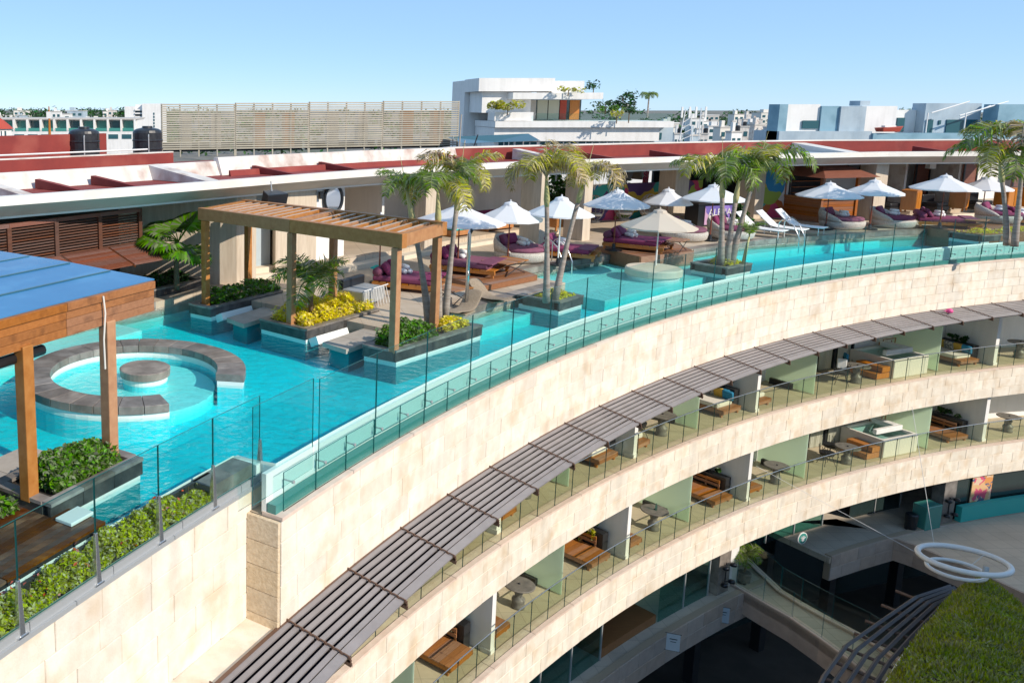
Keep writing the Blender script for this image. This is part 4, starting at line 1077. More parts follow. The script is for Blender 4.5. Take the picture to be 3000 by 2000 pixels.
def lounger(label, loc, yaw, m='mesh_white', wood=False):
    r = thing('sun_lounger', label, 'lounger', loc, yaw, 'white sling loungers')
    me_ = MB(); n = 14; v = []
    prof = [(-1.0, 0.33), (-0.4, 0.33), (0.0, 0.34), (0.25, 0.40), (0.55, 0.66), (0.85, 0.95)]
    for (y, z) in prof: v += [(-0.31, y, z), (0.31, y, z)]
    me_.add(v, [(2 * i, 2 * i + 1, 2 * i + 3, 2 * i + 2) for i in range(len(prof) - 1)])
    o = me_.build('sling', M[m], r); s = o.modifiers.new('t', 'SOLIDIFY'); s.thickness = 0.03
    for x in (-0.32, 0.32):
        MB().tube([(x, y, z - 0.015) for y, z in prof], 0.02, 6).build('side_rail', M['whitepole'], r, smooth=True)
        for y in (-0.85, 0.45): MB().tube([(x, y, 0.32 if y < 0 else 0.5), (x, y, 0.0)], 0.018, 6).build('leg', M['whitepole'], r)
    MB().box((0, 0.66, 0.80), (0.3, 0.03, 0.12), M=Matrix.Rotation(RAD(44), 3, 'X')).build('headrest', M['towel'], r, bevel=0.02)
    return r
for l, lb in (((21.786, 35.387, 0.26), 'leftmost of the three white sling loungers'), ((22.887, 35.774, 0.26), 'middle one of the three white sling loungers'), ((24.018, 36.271, 0.26), 'rightmost of the three white sling loungers')):
    lounger(lb, (l[0], l[1], 0.256), RAD(38))
# curved wicker wave lounger by the shower, wicker chair by the ladder
def wave(label, loc, yaw, w=0.62):
    r = thing('wave_lounger', label, 'lounger', loc, yaw, 'curved wicker loungers'); r.scale = (0.85, 0.85, 0.8)
    prof = [(0.95, 0.62), (0.7, 0.40), (0.5, 0.20), (0.3, 0.08), (0.0, 0.06), (-0.4, 0.12), (-0.7, 0.18), (-0.9, 0.15)]
    v = []
    for (y, z) in prof: v += [(-w / 2, y, z), (w / 2, y, z)]
    o = MB().add(v, [(2 * i, 2 * i + 1, 2 * i + 3, 2 * i + 2) for i in range(len(prof) - 1)]).build('wave_shell', M['wickertan'], r, smooth=True)
    s = o.modifiers.new('t', 'SOLIDIFY'); s.thickness = 0.06
    sb = o.modifiers.new('s', 'SUBSURF'); sb.levels = 2; sb.render_levels = 2
    MB().bb(-w / 2 + 0.05, w / 2 - 0.05, -0.35, 0.35, 0.0, 0.05).build('foot', M['wickertan'], r)
    return r
l = (7.049, 23.258, 0.26); wave('curved wicker lounger right of the steel shower', (l[0], l[1], 0.256), RAD(28))
l = (5.877, 21.857, 0.26); wave('curved wicker lounger partly behind the palm trunks near the shower', (l[0], l[1], 0.256), RAD(-40))
l = (25.129, 37.2, 0.26); wave('small wicker lounger beside the pool ladder and bar', (l[0], l[1], 0.256), RAD(38), 0.5)
# wire basket trolley under the pergola
l = (3.37, 22.841, 0.26)
bx = thing('rope_sofa', 'grey low sofa with white rope frame behind the yellow shrubs', 'sofa', (l[0], l[1], 0.256), RAD(50))
MB().bb(-0.55, 0.55, -0.4, 0.4, 0.10, 0.48).build('seat_block', M['greymetal'], bx, bevel=0.04)
MB().bb(-0.55, 0.55, 0.25, 0.42, 0.40, 0.72).build('back_cushion', M['black'], bx, bevel=0.04)
for i in range(9):
    x = -0.6 + i * 0.15
    MB().tube([(x * 0.85, -0.43, 0.52), (x, -0.52, 0.02)], 0.009, 5).build('rope', M['whitepole'], bx)
MB().tube([(-0.62, -0.44, 0.52), (0.62, -0.44, 0.52)], 0.014, 6).build('top_bar', M['whitepole'], bx)
# steel shower
l = (6.077, 22.241, 0.26)
sh_ = thing('pool_shower', 'tall steel shower column between the palm trunks and the wooden platform', 'shower', (l[0], l[1], 0.256))
MB().tube([(0, 0, 0), (0, 0, 2.05), (0.03, 0, 2.12)], 0.05, 12).build('column', M['steel'], sh_, smooth=True)
MB().tube([(0.01, 0, 2.05), (0.06, -0.03, 2.16)], 0.045, 12).build('shower_head', M['black'], sh_)
MB().tube([(0, 0, 0.95), (0.0, -0.11, 0.95)], 0.03, 8).build('tap', M['steel'], sh_)
MB().lathe([(0.12, 0), (0.12, 0.02)], 16).build('base_plate', M['steel'], sh_)
# pool ladders
for l, lb in (((11.057, 28.923, 0.26), 'white pool handrail behind the leaning palms'), ((22.661, 34.452, 0.26), 'steel pool handrail in front of the white loungers')):
    r = thing('pool_handrail', lb, 'handrail', (l[0], l[1], 0.256), RAD(35))
    for x in (-0.25, 0.25):
        MB().tube([(x, 0.5, 0), (x, 0.5, 0.62), (x, 0.40, 0.78), (x, 0.22, 0.80), (x, -0.05, 0.60), (x, -0.3, 0.1), (x, -0.32, -0.5)], 0.022, 8).build('rail', M['steel'], r, smooth=True)

# ================================================================== UMBRELLAS
def umbrella(label, loc, h, rad, m='umbrella', pole='redpole', lean=0.0, rot=0.0, base=True):
    r = thing('pool_umbrella', label, 'umbrella', loc, rot, 'pool umbrellas')
    MB().tube([(0, 0, 0.0), (0, 0, h * 0.35)], 0.028, 8).build('lower_pole', M['whitepole' if pole == 'whitepole' else 'redpole'], r)
    MB().tube([(0, 0, h * 0.35), (0, 0, h - 0.08)], 0.022, 8).build('upper_pole', M[pole], r)
    n = 8; hh = 0.50
    def ring(rr_, z): return [(rr_ * math.cos(2 * math.pi * (k + .5) / n), rr_ * math.sin(2 * math.pi * (k + .5) / n), z) for k in range(n)]
    for k in range(n):
        c = MB(); rows = [(0.16, h - 0.10), (rad * 0.38, h - 0.10 - hh * 0.34), (rad * 0.72, h - 0.10 - hh * 0.69), (rad, h - 0.10 - hh), (rad * 1.005, h - 0.15 - hh)]
        v = []
        for i, (q, z) in enumerate(rows):
            a0, a1 = 2 * math.pi * (k - .5) / n, 2 * math.pi * (k + .5) / n
            am = (a0 + a1) / 2; sag = 0.035 * (i / 3.0 if i < 4 else 1)
            v += [(q * math.cos(a0), q * math.sin(a0), z), (q * math.cos(am) * 0.955, q * math.sin(am) * 0.955, z - sag * 0.6), (q * math.cos(a1), q * math.sin(a1), z)]
        c.add(v, [(3 * i + j, 3 * i + j + 1, 3 * i + j + 4, 3 * i + j + 3) for i in range(4) for j in range(2)])
        c.build('canopy_panel', M[m], r)
    MB().lathe([(0.24, h - 0.14), (0.20, h - 0.07), (0.03, h - 0.02), (0.02, h + 0.04)], 8).build('vent_cap', M[m], r)
    rb = MB()
    for k in range(n):
        w = 2 * math.pi * (k + .5) / n
        rb.tube([(0.02, 0, h - 0.16), (rad * math.cos(w) * 0.97, rad * math.sin(w) * 0.97, h - 0.13 - hh)], 0.010, 4)
    rb.build('ribs', M['redpole' if pole != 'whitepole' else 'whitepole'], r)
    if base:
        MB().lathe([(0.30, 0.0), (0.30, 0.04), (0.08, 0.07), (0.05, 0.25)], 18).build('base', M['black'], r)
    return r
um = [((1340, 800, 0.42), 590, 'white umbrella over the first platform daybed, right of the pergola'),]
UL = [((6.983, 26.795, 0.42), 2.645, 1.42, 'large white umbrella over the platform daybed just right of the open pergola', 'umbrella', 'redpole'),
      ((9.257, 28.923, 0.26), 2.469, 1.1, 'white umbrella behind the drooping frond left of the leaning palms', 'umbrella', 'redpole'),
      ((10.891, 28.666, 0.26), 2.67, 1.08, 'white umbrella in front of the orange cabinet, between the leaning trunks', 'umbrella', 'whitepole'),
      ((13.676, 30.734, 0.42), 2.719, 1.12, 'white umbrella over the dark fronted platform with a red pole', 'umbrella', 'redpole'),
      ((17.864, 35.387, 0.26), 2.297, 0.98, 'white umbrella behind the beige umbrella, near the left bar pillar', 'umbrella', 'redpole'),
      ((14.01, 28.201, 0.3), 2.297, 1.17, 'beige umbrella standing on the round stone island in the pool', 'umbrella_b', 'whitepole'),
      ((18.985, 34.003, 0.26), 2.603, 1.18, 'white umbrella behind the three palm clump in front of the disc jockey booth', 'umbrella', 'redpole'),
      ((25.821, 37.2, 0.26), 2.396, 1.25, 'white umbrella in front of the wooden bar', 'umbrella', 'redpole'),
      ((27.76, 37.2, 0.26), 2.515, 1.15, 'white umbrella in front of the square pillar', 'umbrella', 'redpole'),
      ((30.603, 36.923, 0.36), 2.745, 1.25, 'white umbrella over the daybed at the right end of the pool', 'umbrella', 'redpole'),
      ((35.207, 40.148, 0.36), 2.415, 1.05, 'white umbrella right of the pool end, left of the edge palms', 'umbrella', 'redpole'),
      ((4.301, 25.638, 0.26), 2.441, 1.0, 'white umbrella whose tip shows above the open pergola', 'umbrella', 'redpole')]
for i, (l, zt, rad, lb, m, pl) in enumerate(UL):
    z0 = l[2]
    umbrella(lb, (l[0], l[1], z0 + 0.003), zt - z0 - 0.04, rad, m, pl, rot=0.3 * i, base=(i != 5))

# ================================================================== PALMS
def frond_mesh(name, m, ln=1.9, arch=1.0, nl=46, ll=0.55, droop=0.5, plume=0.6, seed=0, w0=0.03):
    rnd = random.Random(seed)
    b = MB(); path = []
    for i in range(13):
        t = i / 12
        ang = RAD(62) - arch * RAD(135) * t ** 1.25
        if i == 0: p = Vector((0, 0, 0))
        else: p = path[-1] + Vector((math.cos(ang), 0, math.sin(ang))) * ln / 12
        path.append(p)
    b.tube(path, [0.028 * (1 - 0.85 * i / 12) for i in range(13)], 5)
    for i in range(nl):
        t = 0.12 + 0.88 * (i + rnd.random()) / nl
        k = min(11, int(t * 12)); u = t * 12 - k
        p = path[k].lerp(path[k + 1], u); tg = (path[k + 1] - path[k]).normalized()
        side = Vector((0, 1, 0)); up = tg.cross(side) * -1
        L = ll * (0.45 + 1.1 * math.sin(math.pi * min(1, t * 0.9 + 0.08))) * rnd.uniform(0.8, 1.15)
        for s in (-1, 1):
            el = rnd.uniform(-plume, plume)
            d = (side * s * math.cos(el) + up * math.sin(el) + tg * rnd.uniform(0.35, 0.75)).normalized()
            w = w0 * rnd.uniform(0.7, 1.2)
            q1 = p + d * L * 0.55; d2 = (d + Vector((0, 0, -droop * rnd.uniform(0.7, 1.6)))).normalized(); q2 = q1 + d2 * L * 0.5
            pw = tg * w
            n0 = len(b.v)
            b.v += [tuple(p - pw * 0.4), tuple(p + pw * 0.4), tuple(q1 + pw), tuple(q1 - pw), tuple(q2)]
            b.f += [(n0, n0 + 1, n0 + 2, n0 + 3), (n0 + 3, n0 + 2, n0 + 4)]; b.m += [0, 0]
    return b.mesh(name, m)
FR = {}
for key, m in (('g', 'frond'), ('y', 'frond_y'), ('d', 'frond_dry')):
    FR[key] = [frond_mesh('palm_frond', M[m], 1.7, ar, 58, 0.39, dr_, 0.42, s, 0.023) for s, ar, dr_ in ((1, 0.95, 0.9), (2, 1.15, 1.2), (3, 1.35, 1.2), (4, 0.7, 0.6))]
FRS = [frond_mesh('date_frond', M['frond'], 1.0, ar, 34, 0.26, 0.25, 0.35, s, 0.015) for s, ar in ((11, 0.8), (12, 1.1), (13, 0.6))]
def palm(label, base, top, scale, kinds, n=9, r0=0.085, seed=0, bias=None, shaft=0.85):
    rnd = random.Random(seed)
    B, T = Vector(base), Vector(top)
    r = thing('palm_tree', label, 'palm tree', base)
    mid = B.lerp(T, 0.5) + Vector(((T.x - B.x) * -0.12, 0, 0))
    pth = []
    for i in range(9):
        t = i / 8; p = B * (1 - t) ** 2 + mid * 2 * t * (1 - t) + T * t * t; pth.append(p - B)
    tr = MB(); tr.tube(pth, [r0 * (1.25 - 0.55 * min(1, i / 5)) for i in range(9)], 10); tr.build('trunk', M['trunk'], r, smooth=True)
    dirn = (pth[8] - pth[7]).normalized()
    e = pth[8] + dirn * shaft
    cs = MB(); cs.tube([pth[8] - dirn * 0.05, pth[8] + dirn * 0.15, pth[8] + dirn * shaft * 0.6, e], [r0 * 0.72, r0 * 0.95, r0 * 0.62, r0 * 0.3], 10); cs.build('crownshaft', M['shaft'], r, smooth=True)
    MB().tube([e - dirn * 0.1, e + dirn * 1.0 * scale], [0.018, 0.004], 5).build('spear_leaf', M['shaft'], r)
    for i in range(n):
        yaw = 2 * math.pi * (i + rnd.uniform(-0.25, 0.25)) / n
        kd = kinds[i % len(kinds)]
        me_ = FR[kd][(i + seed) % 4]
        s = scale * rnd.uniform(0.85, 1.12)
        inst('frond', me_, r, tuple(e - dirn * 0.06), (rnd.uniform(-0.15, 0.15), rnd.uniform(-0.25, 0.15), yaw), (s, s, s))
    return r
def tp(x, y, Y): return None
PALMS = [((4.717, 20.625, 0.3), (4.239, 20.6, 2.828), 0.80, 'ggg', 'left trunk of the palm group behind the near pergola post', 5),
         ((4.916, 20.456, 0.3), (4.761, 20.2, 2.84), 0.85, 'ggy', 'middle palm of the group by the near pergola post, green crown', 6),
         ((5.198, 20.97, 0.3), (5.34, 20.8, 3.138), 0.82, 'ydg', 'right palm of the group by the pergola with browning crown', 7),
         ((8.435, 22.875, 0.3), (8.198, 22.6, 3.017), 1.0, 'ydy', 'upright yellowing palm of the pair in the pool planter', 8),
         ((8.755, 23.084, 0.3), (9.268, 23.2, 3.042), 0.8, 'dyd', 'leaning palm of the pair with dry drooping fronds', 6),
         ((16.366, 28.515, 0.3), (16.146, 28.4, 2.64), 1.12, 'gyg', 'left upright palm of the three in the square planter', 7),
         ((16.563, 28.515, 0.3), (16.723, 28.6, 2.446), 0.8, 'gg', 'middle shorter palm of the three in the square planter', 5),
         ((16.725, 28.515, 0.3), (17.202, 28.6, 2.85), 1.15, 'ggy', 'right leaning palm of the three in the square planter', 7),
         ((29.761, 32.64, 0.3), (29.181, 32.6, 2.792), 1.2, 'gyg', 'left palm of the pair at the right edge', 7),
         ((29.758, 32.313, 0.3), (29.675, 32.4, 3.521), 1.4, 'ygd', 'tall palm of the pair at the right edge', 8)]
for i, (b_, t_, sc, kd, lb, n) in enumerate(PALMS):
    palm(lb, b_, t_, sc, kd, n, r0=0.085 if i < 5 else 0.10, seed=i * 3 + 1, shaft=0.82 if i < 5 else 0.85)
# young palm in the square planter
l = (17.131, 28.515, 0.3)
yp = thing('young_palm', 'young palm with a few upright leaves beside the three palm clump', 'palm tree', l)
MB().tube([(0, 0, 0), (0.05, 0, 0.5), (0.12, 0, 0.95)], [0.06, 0.05, 0.03], 8).build('trunk', M['shaft'], yp, smooth=True)
for i in range(6): inst('frond', FRS[i % 3], yp, (0.12, 0, 0.95), (0, -0.55, i * 1.05), (0.8,) * 3)
# small date palm in the yellow planter
l = (1.827, 20.97, 0.3)
dp = thing('date_palm', 'small date palm rising from the yellow shrubs under the pergola', 'palm tree', l)
MB().tube([(0, 0, 0), (-0.02, 0, 0.45), (-0.05, 0, 0.75)], [0.06, 0.065, 0.10], 10).build('trunk', M['trunk_b'], dp, smooth=True)
MB().lathe([(0.06, 0.55), (0.13, 0.72), (0.12, 0.86), (0.05, 0.98)], 10, (-0.04, 0, 0)).build('crown_base', M['shaft'], dp, smooth=True)
for i in range(18): inst('frond', FRS[i % 3], dp, (-0.05, 0, 0.9), (random.uniform(-.2, .2), random.uniform(-0.35, 0.35), i * 2.4), (random.uniform(1.05, 1.35),) * 3)
# fan palm by the block wall
l = (-1.772, 23.82, 0.45)
fp = thing('fan_palm', 'fan palm with broad pleated leaves beside the stone block wall', 'palm tree', l)
MB().tube([(0, 0, 0), (0.0, 0, 0.9), (0.06, 0, 1.35)], [0.085, 0.075, 0.11], 10).build('trunk', M['trunk_b'], fp, smooth=True)
fan = MB(); nf = 26
for i in range(nf):
    w = RAD(-110 + 220 * i / (nf - 1)); L = 0.62 * (1 - 0.25 * abs(i / (nf - 1) - 0.5))
    d = Vector((math.cos(w), math.sin(w), 0)); s = Vector((-d.y, d.x, 0)) * 0.058
    o = Vector((0.55, 0, 0)); q = o + d * L * 0.65 + Vector((0, 0, 0.03)); e = o + d * L + Vector((0, 0, -0.12))
    fan.add([o, q - s, q + s, e], [(0, 1, 2), (1, 3, 2)])
fan.tube([(0, 0, 0), (0.3, 0, 0.02), (0.56, 0, 0)], 0.014, 5)
fanm = fan.mesh('fan_leaf', M['leaf'])
for i in range(15):
    el = -0.95 + 1.5 * ((i * 0.381) % 1)
    inst('fan_leaf', fanm, fp, (0.06, 0, 1.38), (random.uniform(-.3, .3), el, i * 2.4), (random.uniform(0.95, 1.2),) * 3)

# ================================================================== PAVILION BEHIND THE TERRACE
EP = [(-6.997, 18.127), (-5.487, 19.52), (-2.552, 21.96), (1.293, 25.457), (3.262, 27.213), (6.528, 29.731), (10.245, 31.945), (13.501, 33.393), (18.369, 35.458), (24.263, 37.792), (29.72, 39.226), (36.469, 39.83), (41.542, 40.139)]
def off(i, d):
    p = Vector(EP[i]); o = (p - Vector((CX, CY))).normalized(); q = p + o * d
    return (q.x, q.y)
def sweep(prof, i0, i1):
    m = MB(); v = []; k = len(prof)
    for i in range(i0, i1 + 1):
        for d, z in prof: q = off(i, d); v.append((q[0], q[1], z))
    f = [(i * k + j, i * k + (j + 1) % k, (i + 1) * k + (j + 1) % k, (i + 1) * k + j) for i in range(i1 - i0) for j in range(k)]
    f.append(tuple(range(k))[::-1]); f.append(tuple(range((i1 - i0) * k, (i1 - i0 + 1) * k)))
    m.add(v, [q[::-1] for q in f]); return m
NE = len(EP) - 1
pv = thing('pavilion_roof', 'long white edged canopy roof with red waterproofed top behind the pool terrace', 'roof')
for i in range(NE):
    sweep([(0, 3.33), (0.22, 3.33), (0.22, 3.55), (0, 3.55)], i, i + 1).build('gutter_section', M['gutter'], pv)
    sweep([(0.03, 3.33), (0.07, 3.33), (0.72, 3.03), (0.72, 2.98)], i, i + 1).build('awning_section', M['soffit'], pv)
    sweep([(0.70, 2.94), (0.80, 2.94), (0.80, 3.0), (0.70, 3.0)], i, i + 1).build('awning_lip', M['gutter'], pv)
sweep([(0.22, 3.30), (9.0, 3.30), (9.0, 3.42), (0.22, 3.42)], 0, NE).build('roof_slab', M['redroof'], pv)
sweep([(0.85, 3.22), (9.0, 3.22), (9.0, 3.29), (0.85, 3.29)], 0, NE).build('ceiling', M['soffit'], pv)
# roof upstands
for i in range(NE):
    if i < 3:
        sweep([(2.7, 3.42), (3.1, 3.42), (3.1, 3.86), (2.9, 3.86)], i, i + 1).build('white_upstand', M['white_d'], pv)
        sweep([(5.0, 3.42), (5.15, 3.42), (5.15, 4.06), (5.0, 4.06)], i, i + 1).build('red_parapet', M['redroof'], pv)
        sweep([(4.99, 4.062), (5.16, 4.062), (5.16, 4.10), (4.99, 4.10)], i, i + 1).build('parapet_cap', M['white_d'], pv)
    elif i < 6:
        sweep([(2.6, 3.42), (3.0, 3.42), (3.0, 3.98), (2.8, 3.98)], i, i + 1).build('white_upstand', M['white_d'], pv)
        sweep([(2.2, 3.42), (2.3, 3.42), (2.3, 3.60), (2.25, 3.60)], i, i + 1).build('red_kerb', M['redroof'], pv)
    else:
        sweep([(3.2, 3.42), (3.35, 3.42), (3.35, 3.92), (3.2, 3.92)], i, i + 1).build('red_parapet', M['redroof'], pv)
        sweep([(3.18, 3.922), (3.45, 3.922), (3.45, 3.98), (3.18, 3.98)], i, i + 1).build('parapet_cap', M['gutter'], pv)
sweep([(8.8, 3.42), (9.0, 3.42), (9.0, 4.62), (8.8, 4.62)], 0, 3).build('red_parapet', M['redroof'], pv)
# slanted ribs crossing the red roof
def rib(x, d0, d1, w, m, z0=3.43, z1=3.9):
    i = int(x); t = x - i
    o0 = Vector(off(i, d0)).lerp(Vector(off(i + 1, d0)), t); o1 = Vector(off(i, d1)).lerp(Vector(off(i + 1, d1)), t)
    d = (o1 - o0).normalized(); s = Vector((-d.y, d.x)) * w / 2
    mm = MB(); a, b_, c, e = o0 - s, o0 + s, o1 + s, o1 - s
    mm.add([(*a, 3.43), (*b_, 3.43), (*c, 3.43), (*e, 3.43), (*a, z0), (*b_, z0), (*c, z1), (*e, z1)], [(3, 2, 1, 0), (4, 5, 6, 7), (0, 1, 5, 4), (1, 2, 6, 5), (2, 3, 7, 6), (3, 0, 4, 7)])
    mm.build('roof_rib', M[m], pv)
for x, w, m in ((1.25, 0.35, 'white_d'), (2.55, 0.5, 'white_d'), (5.75, 0.3, 'redroof'), (6.9, 0.4, 'white_d'), (9.75, 0.8, 'gutter')):
    rib(x, 0.25, 3.0 if x < 9 else 3.3, w, m, 3.5, 3.87)
for x in (1.7, 2.1, 3.5, 4.4, 7.5, 8.2, 10.6): rib(x, 0.3, 2.6, 0.16, 'redroof', 3.46, 3.68)
sweep([(0.6, 3.425), (3.1, 3.425), (3.1, 3.5), (0.6, 3.44)], 9, 10).build('grey_roof_panel', M['greypaint'], pv)
# pipe along the roof
pp = [off(i, 6.4) + (4.12,) for i in range(0, 4)]
tag(MB().tube(pp, 0.03, 6).build('roof_pipe', M['whitepole']), 'white pipe running along the red roof in front of the water tanks', 'pipe')
# water tanks
for l, s, lb in (((-5.582, 31, 3.857), 1.0, 'left black plastic water tank on the red roof'), ((-3.403, 32, 3.864), 1.0, 'right black plastic water tank beside the slatted screen')):
    t = thing('water_tank', lb, 'water tank', (l[0], l[1], 3.42))
    MB().lathe([(0.52, 0.0), (0.55, 0.05), (0.55, 1.22), (0.52, 1.30), (0.40, 1.36), (0.20, 1.40), (0.19, 1.46)], 28).build('tank_body', M['tank'], t, smooth=False)
    for z in (0.3, 0.6, 0.9): MB().lathe([(0.555, z), (0.572, z + 0.02), (0.572, z + 0.05), (0.555, z + 0.07)], 28).build('rib_band', M['tank'], t)
    MB().tube([(0.1, -0.58, 0), (0.1, -0.58, 1.1), (0.1, -0.45, 1.25)], 0.025, 6).build('pipe', M['greymetal'], t)
# ------------------------------------------------------------------ slatted screens hiding the machines
scr_p = [(-3.508, 39, 3.639), (-0.159, 40, 3.589), (3.361, 41.2, 3.577), (7.119, 42.6, 3.559), (11.236, 44, 3.562)]
for i in range(4):
    a, b_ = Vector(scr_p[i]), Vector(scr_p[i + 1]); d = b_ - a; L = math.hypot(d.x, d.y); yaw = math.atan2(d.y, d.x)
    s = thing('slatted_screen', ['leftmost', 'second', 'third', 'rightmost'][i] + ' sandy slatted screen panel on the roof hiding machinery', 'screen', (a.x, a.y, 3.62), yaw, 'slatted roof screens')
    H_ = 2.1 + 0.05 * i
    sm = MB(); sm.box((0, 0, 0), (L - 0.02, 0.03, 0.066)); smm = sm.mesh('screen_slat', M['screen'])
    nsl = 21
    for k in range(nsl): inst('screen_slat', smm, s, (L / 2, 0, 0.06 + k * H_ / nsl))
    for k in range(5): MB().box((L * k / 4 + (0.03 if k == 0 else -0.03 if k == 4 else 0), 0.05, H_ / 2 - 0.15), (0.06, 0.06, H_ + 0.3)).build('screen_post', M['screen'], s)
    for x in (0.28, 0.68):
        mm = MB(); mm.bb(L * x - 0.02, L * x + L * 0.13, 0.12, 0.5, 0.1, H_ * 0.78); mm.build('machine_cabinet', M['orangewood' if (i + int(x * 10)) % 2 else 'concrete'], s)
    mm = MB(); mm.bb(0.1, L - 0.1, 0.6, 0.7, -0.1, 0.3); mm.build('machine_base', M['black'], s)

# ------------------------------------------------------------------ terrace levels and walls under the roof
tt = MB(); tt.prism(arcpts(121.6, 132.6, 9.35, 8.5) + arcpts(132.6, 121.6, 16, 16), 0.1, 0.55)
struct(tt.build('upper_terrace_floor', M['deck']))
ts = MB(); ts.prism(arcpts(121.4, 132.7, 8.9, 8.05) + arcpts(132.7, 121.4, 9.2, 9.2), 0.1, 0.40)
struct(ts.build('terrace_step', M['deckstep']))
tt = MB(); tt.prism(arcpts(96, 107.2, 6.6, 5.75) + arcpts(107.2, 96, 13, 13), 0.1, 0.60)
struct(tt.build('upper_terrace_floor', M['deck']))
ts = MB(); ts.prism(arcpts(96, 107.3, 6.1, 5.25) + arcpts(107.3, 96, 6.5, 6.4), 0.1, 0.43)
struct(ts.build('terrace_step', M['deckstep']))
pw = thing('pavilion_building', 'cream plastered pavilion walls and pillars below the canopy roof', 'building')
def wall(a0, d0, a1, d1, z0, z1, m, th=0.2, name='back_wall'):
    p, q = Vector(P(a0, d0)[:2]), Vector(P(a1, d1)[:2]); d = (q - p).normalized(); n_ = Vector((-d.y, d.x)) * th
    if (p + n_ - Vector((CX, CY))).length < (p - Vector((CX, CY))).length: n_ = -n_
    mm = MB(); mm.prism([tuple(p), tuple(q), tuple(q + n_), tuple(p + n_)], z0, z1); return mm.build(name, M[m], pw)
wall(134.5, 13.4, 127, 12.9, 0.25, 3.3, 'white'); wall(127, 12.9, 118.7, 12.6, 0.25, 3.3, 'white')
wall(121.2, 16.5, 112.0, 14.5, 0.2, 1.1, 'white_d')
wall(107.4, 10.0, 96, 10.0, 0.2, 3.3, 'white')
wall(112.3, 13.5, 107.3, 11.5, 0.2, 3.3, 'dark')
for a in (129.0, 125.3): wall(a, 9.9, a - 0.12, 13.0, 0.5, 3.3, 'white', 0.12, 'cross_wall')
for a in (104.2, 101.4): wall(a, 7.6, a - 0.1, 10.0, 0.5, 3.3, 'white_d', 0.12, 'cross_wall')
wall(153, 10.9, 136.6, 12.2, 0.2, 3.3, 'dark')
def pillar(x, y, w, d, z0, z1, yaw, m='trav'):
    mm = MB(); mm.box((0, 0, (z0 + z1) / 2), (w, d, z1 - z0)); return mm.build('pillar', M[m], pw, loc=(x, y, 0), rot=(0, 0, RAD(yaw)))
for l, w, d, yw in (((11.6, 33.106, 0.55), 0.42, 0.9, 36), ((13.788, 34.206, 0.55), 0.5, 0.9, 33), ((6.898, 30.944, 0.55), 0.7, 0.5, 40), ((20.57, 39.994, 0.25), 0.9, 0.9, 24), ((24.873, 40.99, 0.25), 0.6, 0.9, 22), ((30.246, 40.362, 0.25), 0.78, 0.78, 16)):
    pillar(l[0], l[1] + 0.3, w, d, 0.25, 3.28, yw)
l = (35.603, 44, 2.724); mm = MB(); mm.box((0, 0, 0), (0.32, 0.3, 0.55)); mm.build('hanging_pier', M['white'], pw, loc=(l[0], l[1], l[2]))
# stone block with the door
blk = [(-4.0, 25.95), (-0.07, 25.53), (0.53, 25.89)]
mm = MB(); mm.prism([(-4.0, 25.9), (-0.07, 25.5), (0.53, 25.87), (0.4, 30), (-4.0, 30)], 0.2, 3.28); mm.build('stone_block', M['trav'], pw)
mm = MB(); mm.prism([(1.15, 26.4), (2.55, 27.82), (2.2, 30), (0.75, 30)], 0.2, 3.28); mm.build('stone_block', M['trav'], pw)
mm = MB(); mm.prism([(0.40, 26.6), (1.0, 27.0), (0.9, 27.3), (0.3, 27.0)], 0.2, 3.28); rc = mm.build('door_recess', M['greypaint'], pw)
for k in range(2):
    mm = MB(); mm.prism([(0.5, 26.0 + 0.28 * k), (1.15, 26.42 + 0.28 * k), (1.0, 27.0), (0.3, 26.8)], 0.2, 0.42 + 0.17 * k); mm.build('door_step', M['deckstep'], pw)
mm = MB(); mm.prism([(2.55, 27.85), (3.6, 28.9), (3.4, 29.1), (2.4, 28.1)], 0.25, 3.28); mm.build('white_pier', M['white'], pw)
# wooden doors on the right terrace
for l, w in (((36.064, 45.5, 0.546), 0.9), ((39.442, 46.5, 0.66), 0.9), ((42.552, 47, 0.702), 0.8)):
    mm = MB(); mm.box((0, 0, 0), (w, 0.10, 2.3)); dd = mm.build('door', M['awningwood'], pw, loc=(l[0], l[1] - 0.4, 1.75), rot=(0, 0, RAD(14)))
    for x in (-w / 2, w / 2): MB().box((x, -0.06, 0), (0.07, 0.06, 2.32)).build('door_frame', M['blackmetal'], dd)
    for k in range(5): MB().box((-w * 0.36 + k * w * 0.18, -0.06, 0.95), (0.03, 0.03, 0.3)).build('grille_bar', M['blackmetal'], dd)
# murals
mm = MB(); mm.prism([P(118.6, 11.0)[:2], P(112.2, 10.6)[:2], P(112.2, 10.75)[:2], P(118.6, 11.15)[:2]], 0.25, 1.95)
tag(mm.build('mural_wall', M['mural']), 'low wall painted with a colourful street art mural behind the umbrellas', 'mural')
mm = MB(); mm.prism([P(111.6, 8.6)[:2], P(110.0, 8.0)[:2], P(110.0, 8.15)[:2], P(111.6, 8.75)[:2]], 0.25, 3.2)
tag(mm.build('mural_wall', M['mural']), 'tall colourful mural panel left of the wooden bar', 'mural')
l = (20.983, 44, 1.986); bn = MB(); bn.box((0, 0, 0), (0.36, 0.06, 0.95)); tag(bn.build('surfboard_banner', mural('banner_print', [(0.5, 0.02, 0.08), (0.62, 0.05, 0.12), (0.42, 0.01, 0.07), (0.6, 0.35, 0.35)], 6.0), bevel=0.03, loc=(l[0], l[1], l[2]), rot=(0, 0.06, 0.3)), 'red patterned banner hanging above the mural', 'banner')
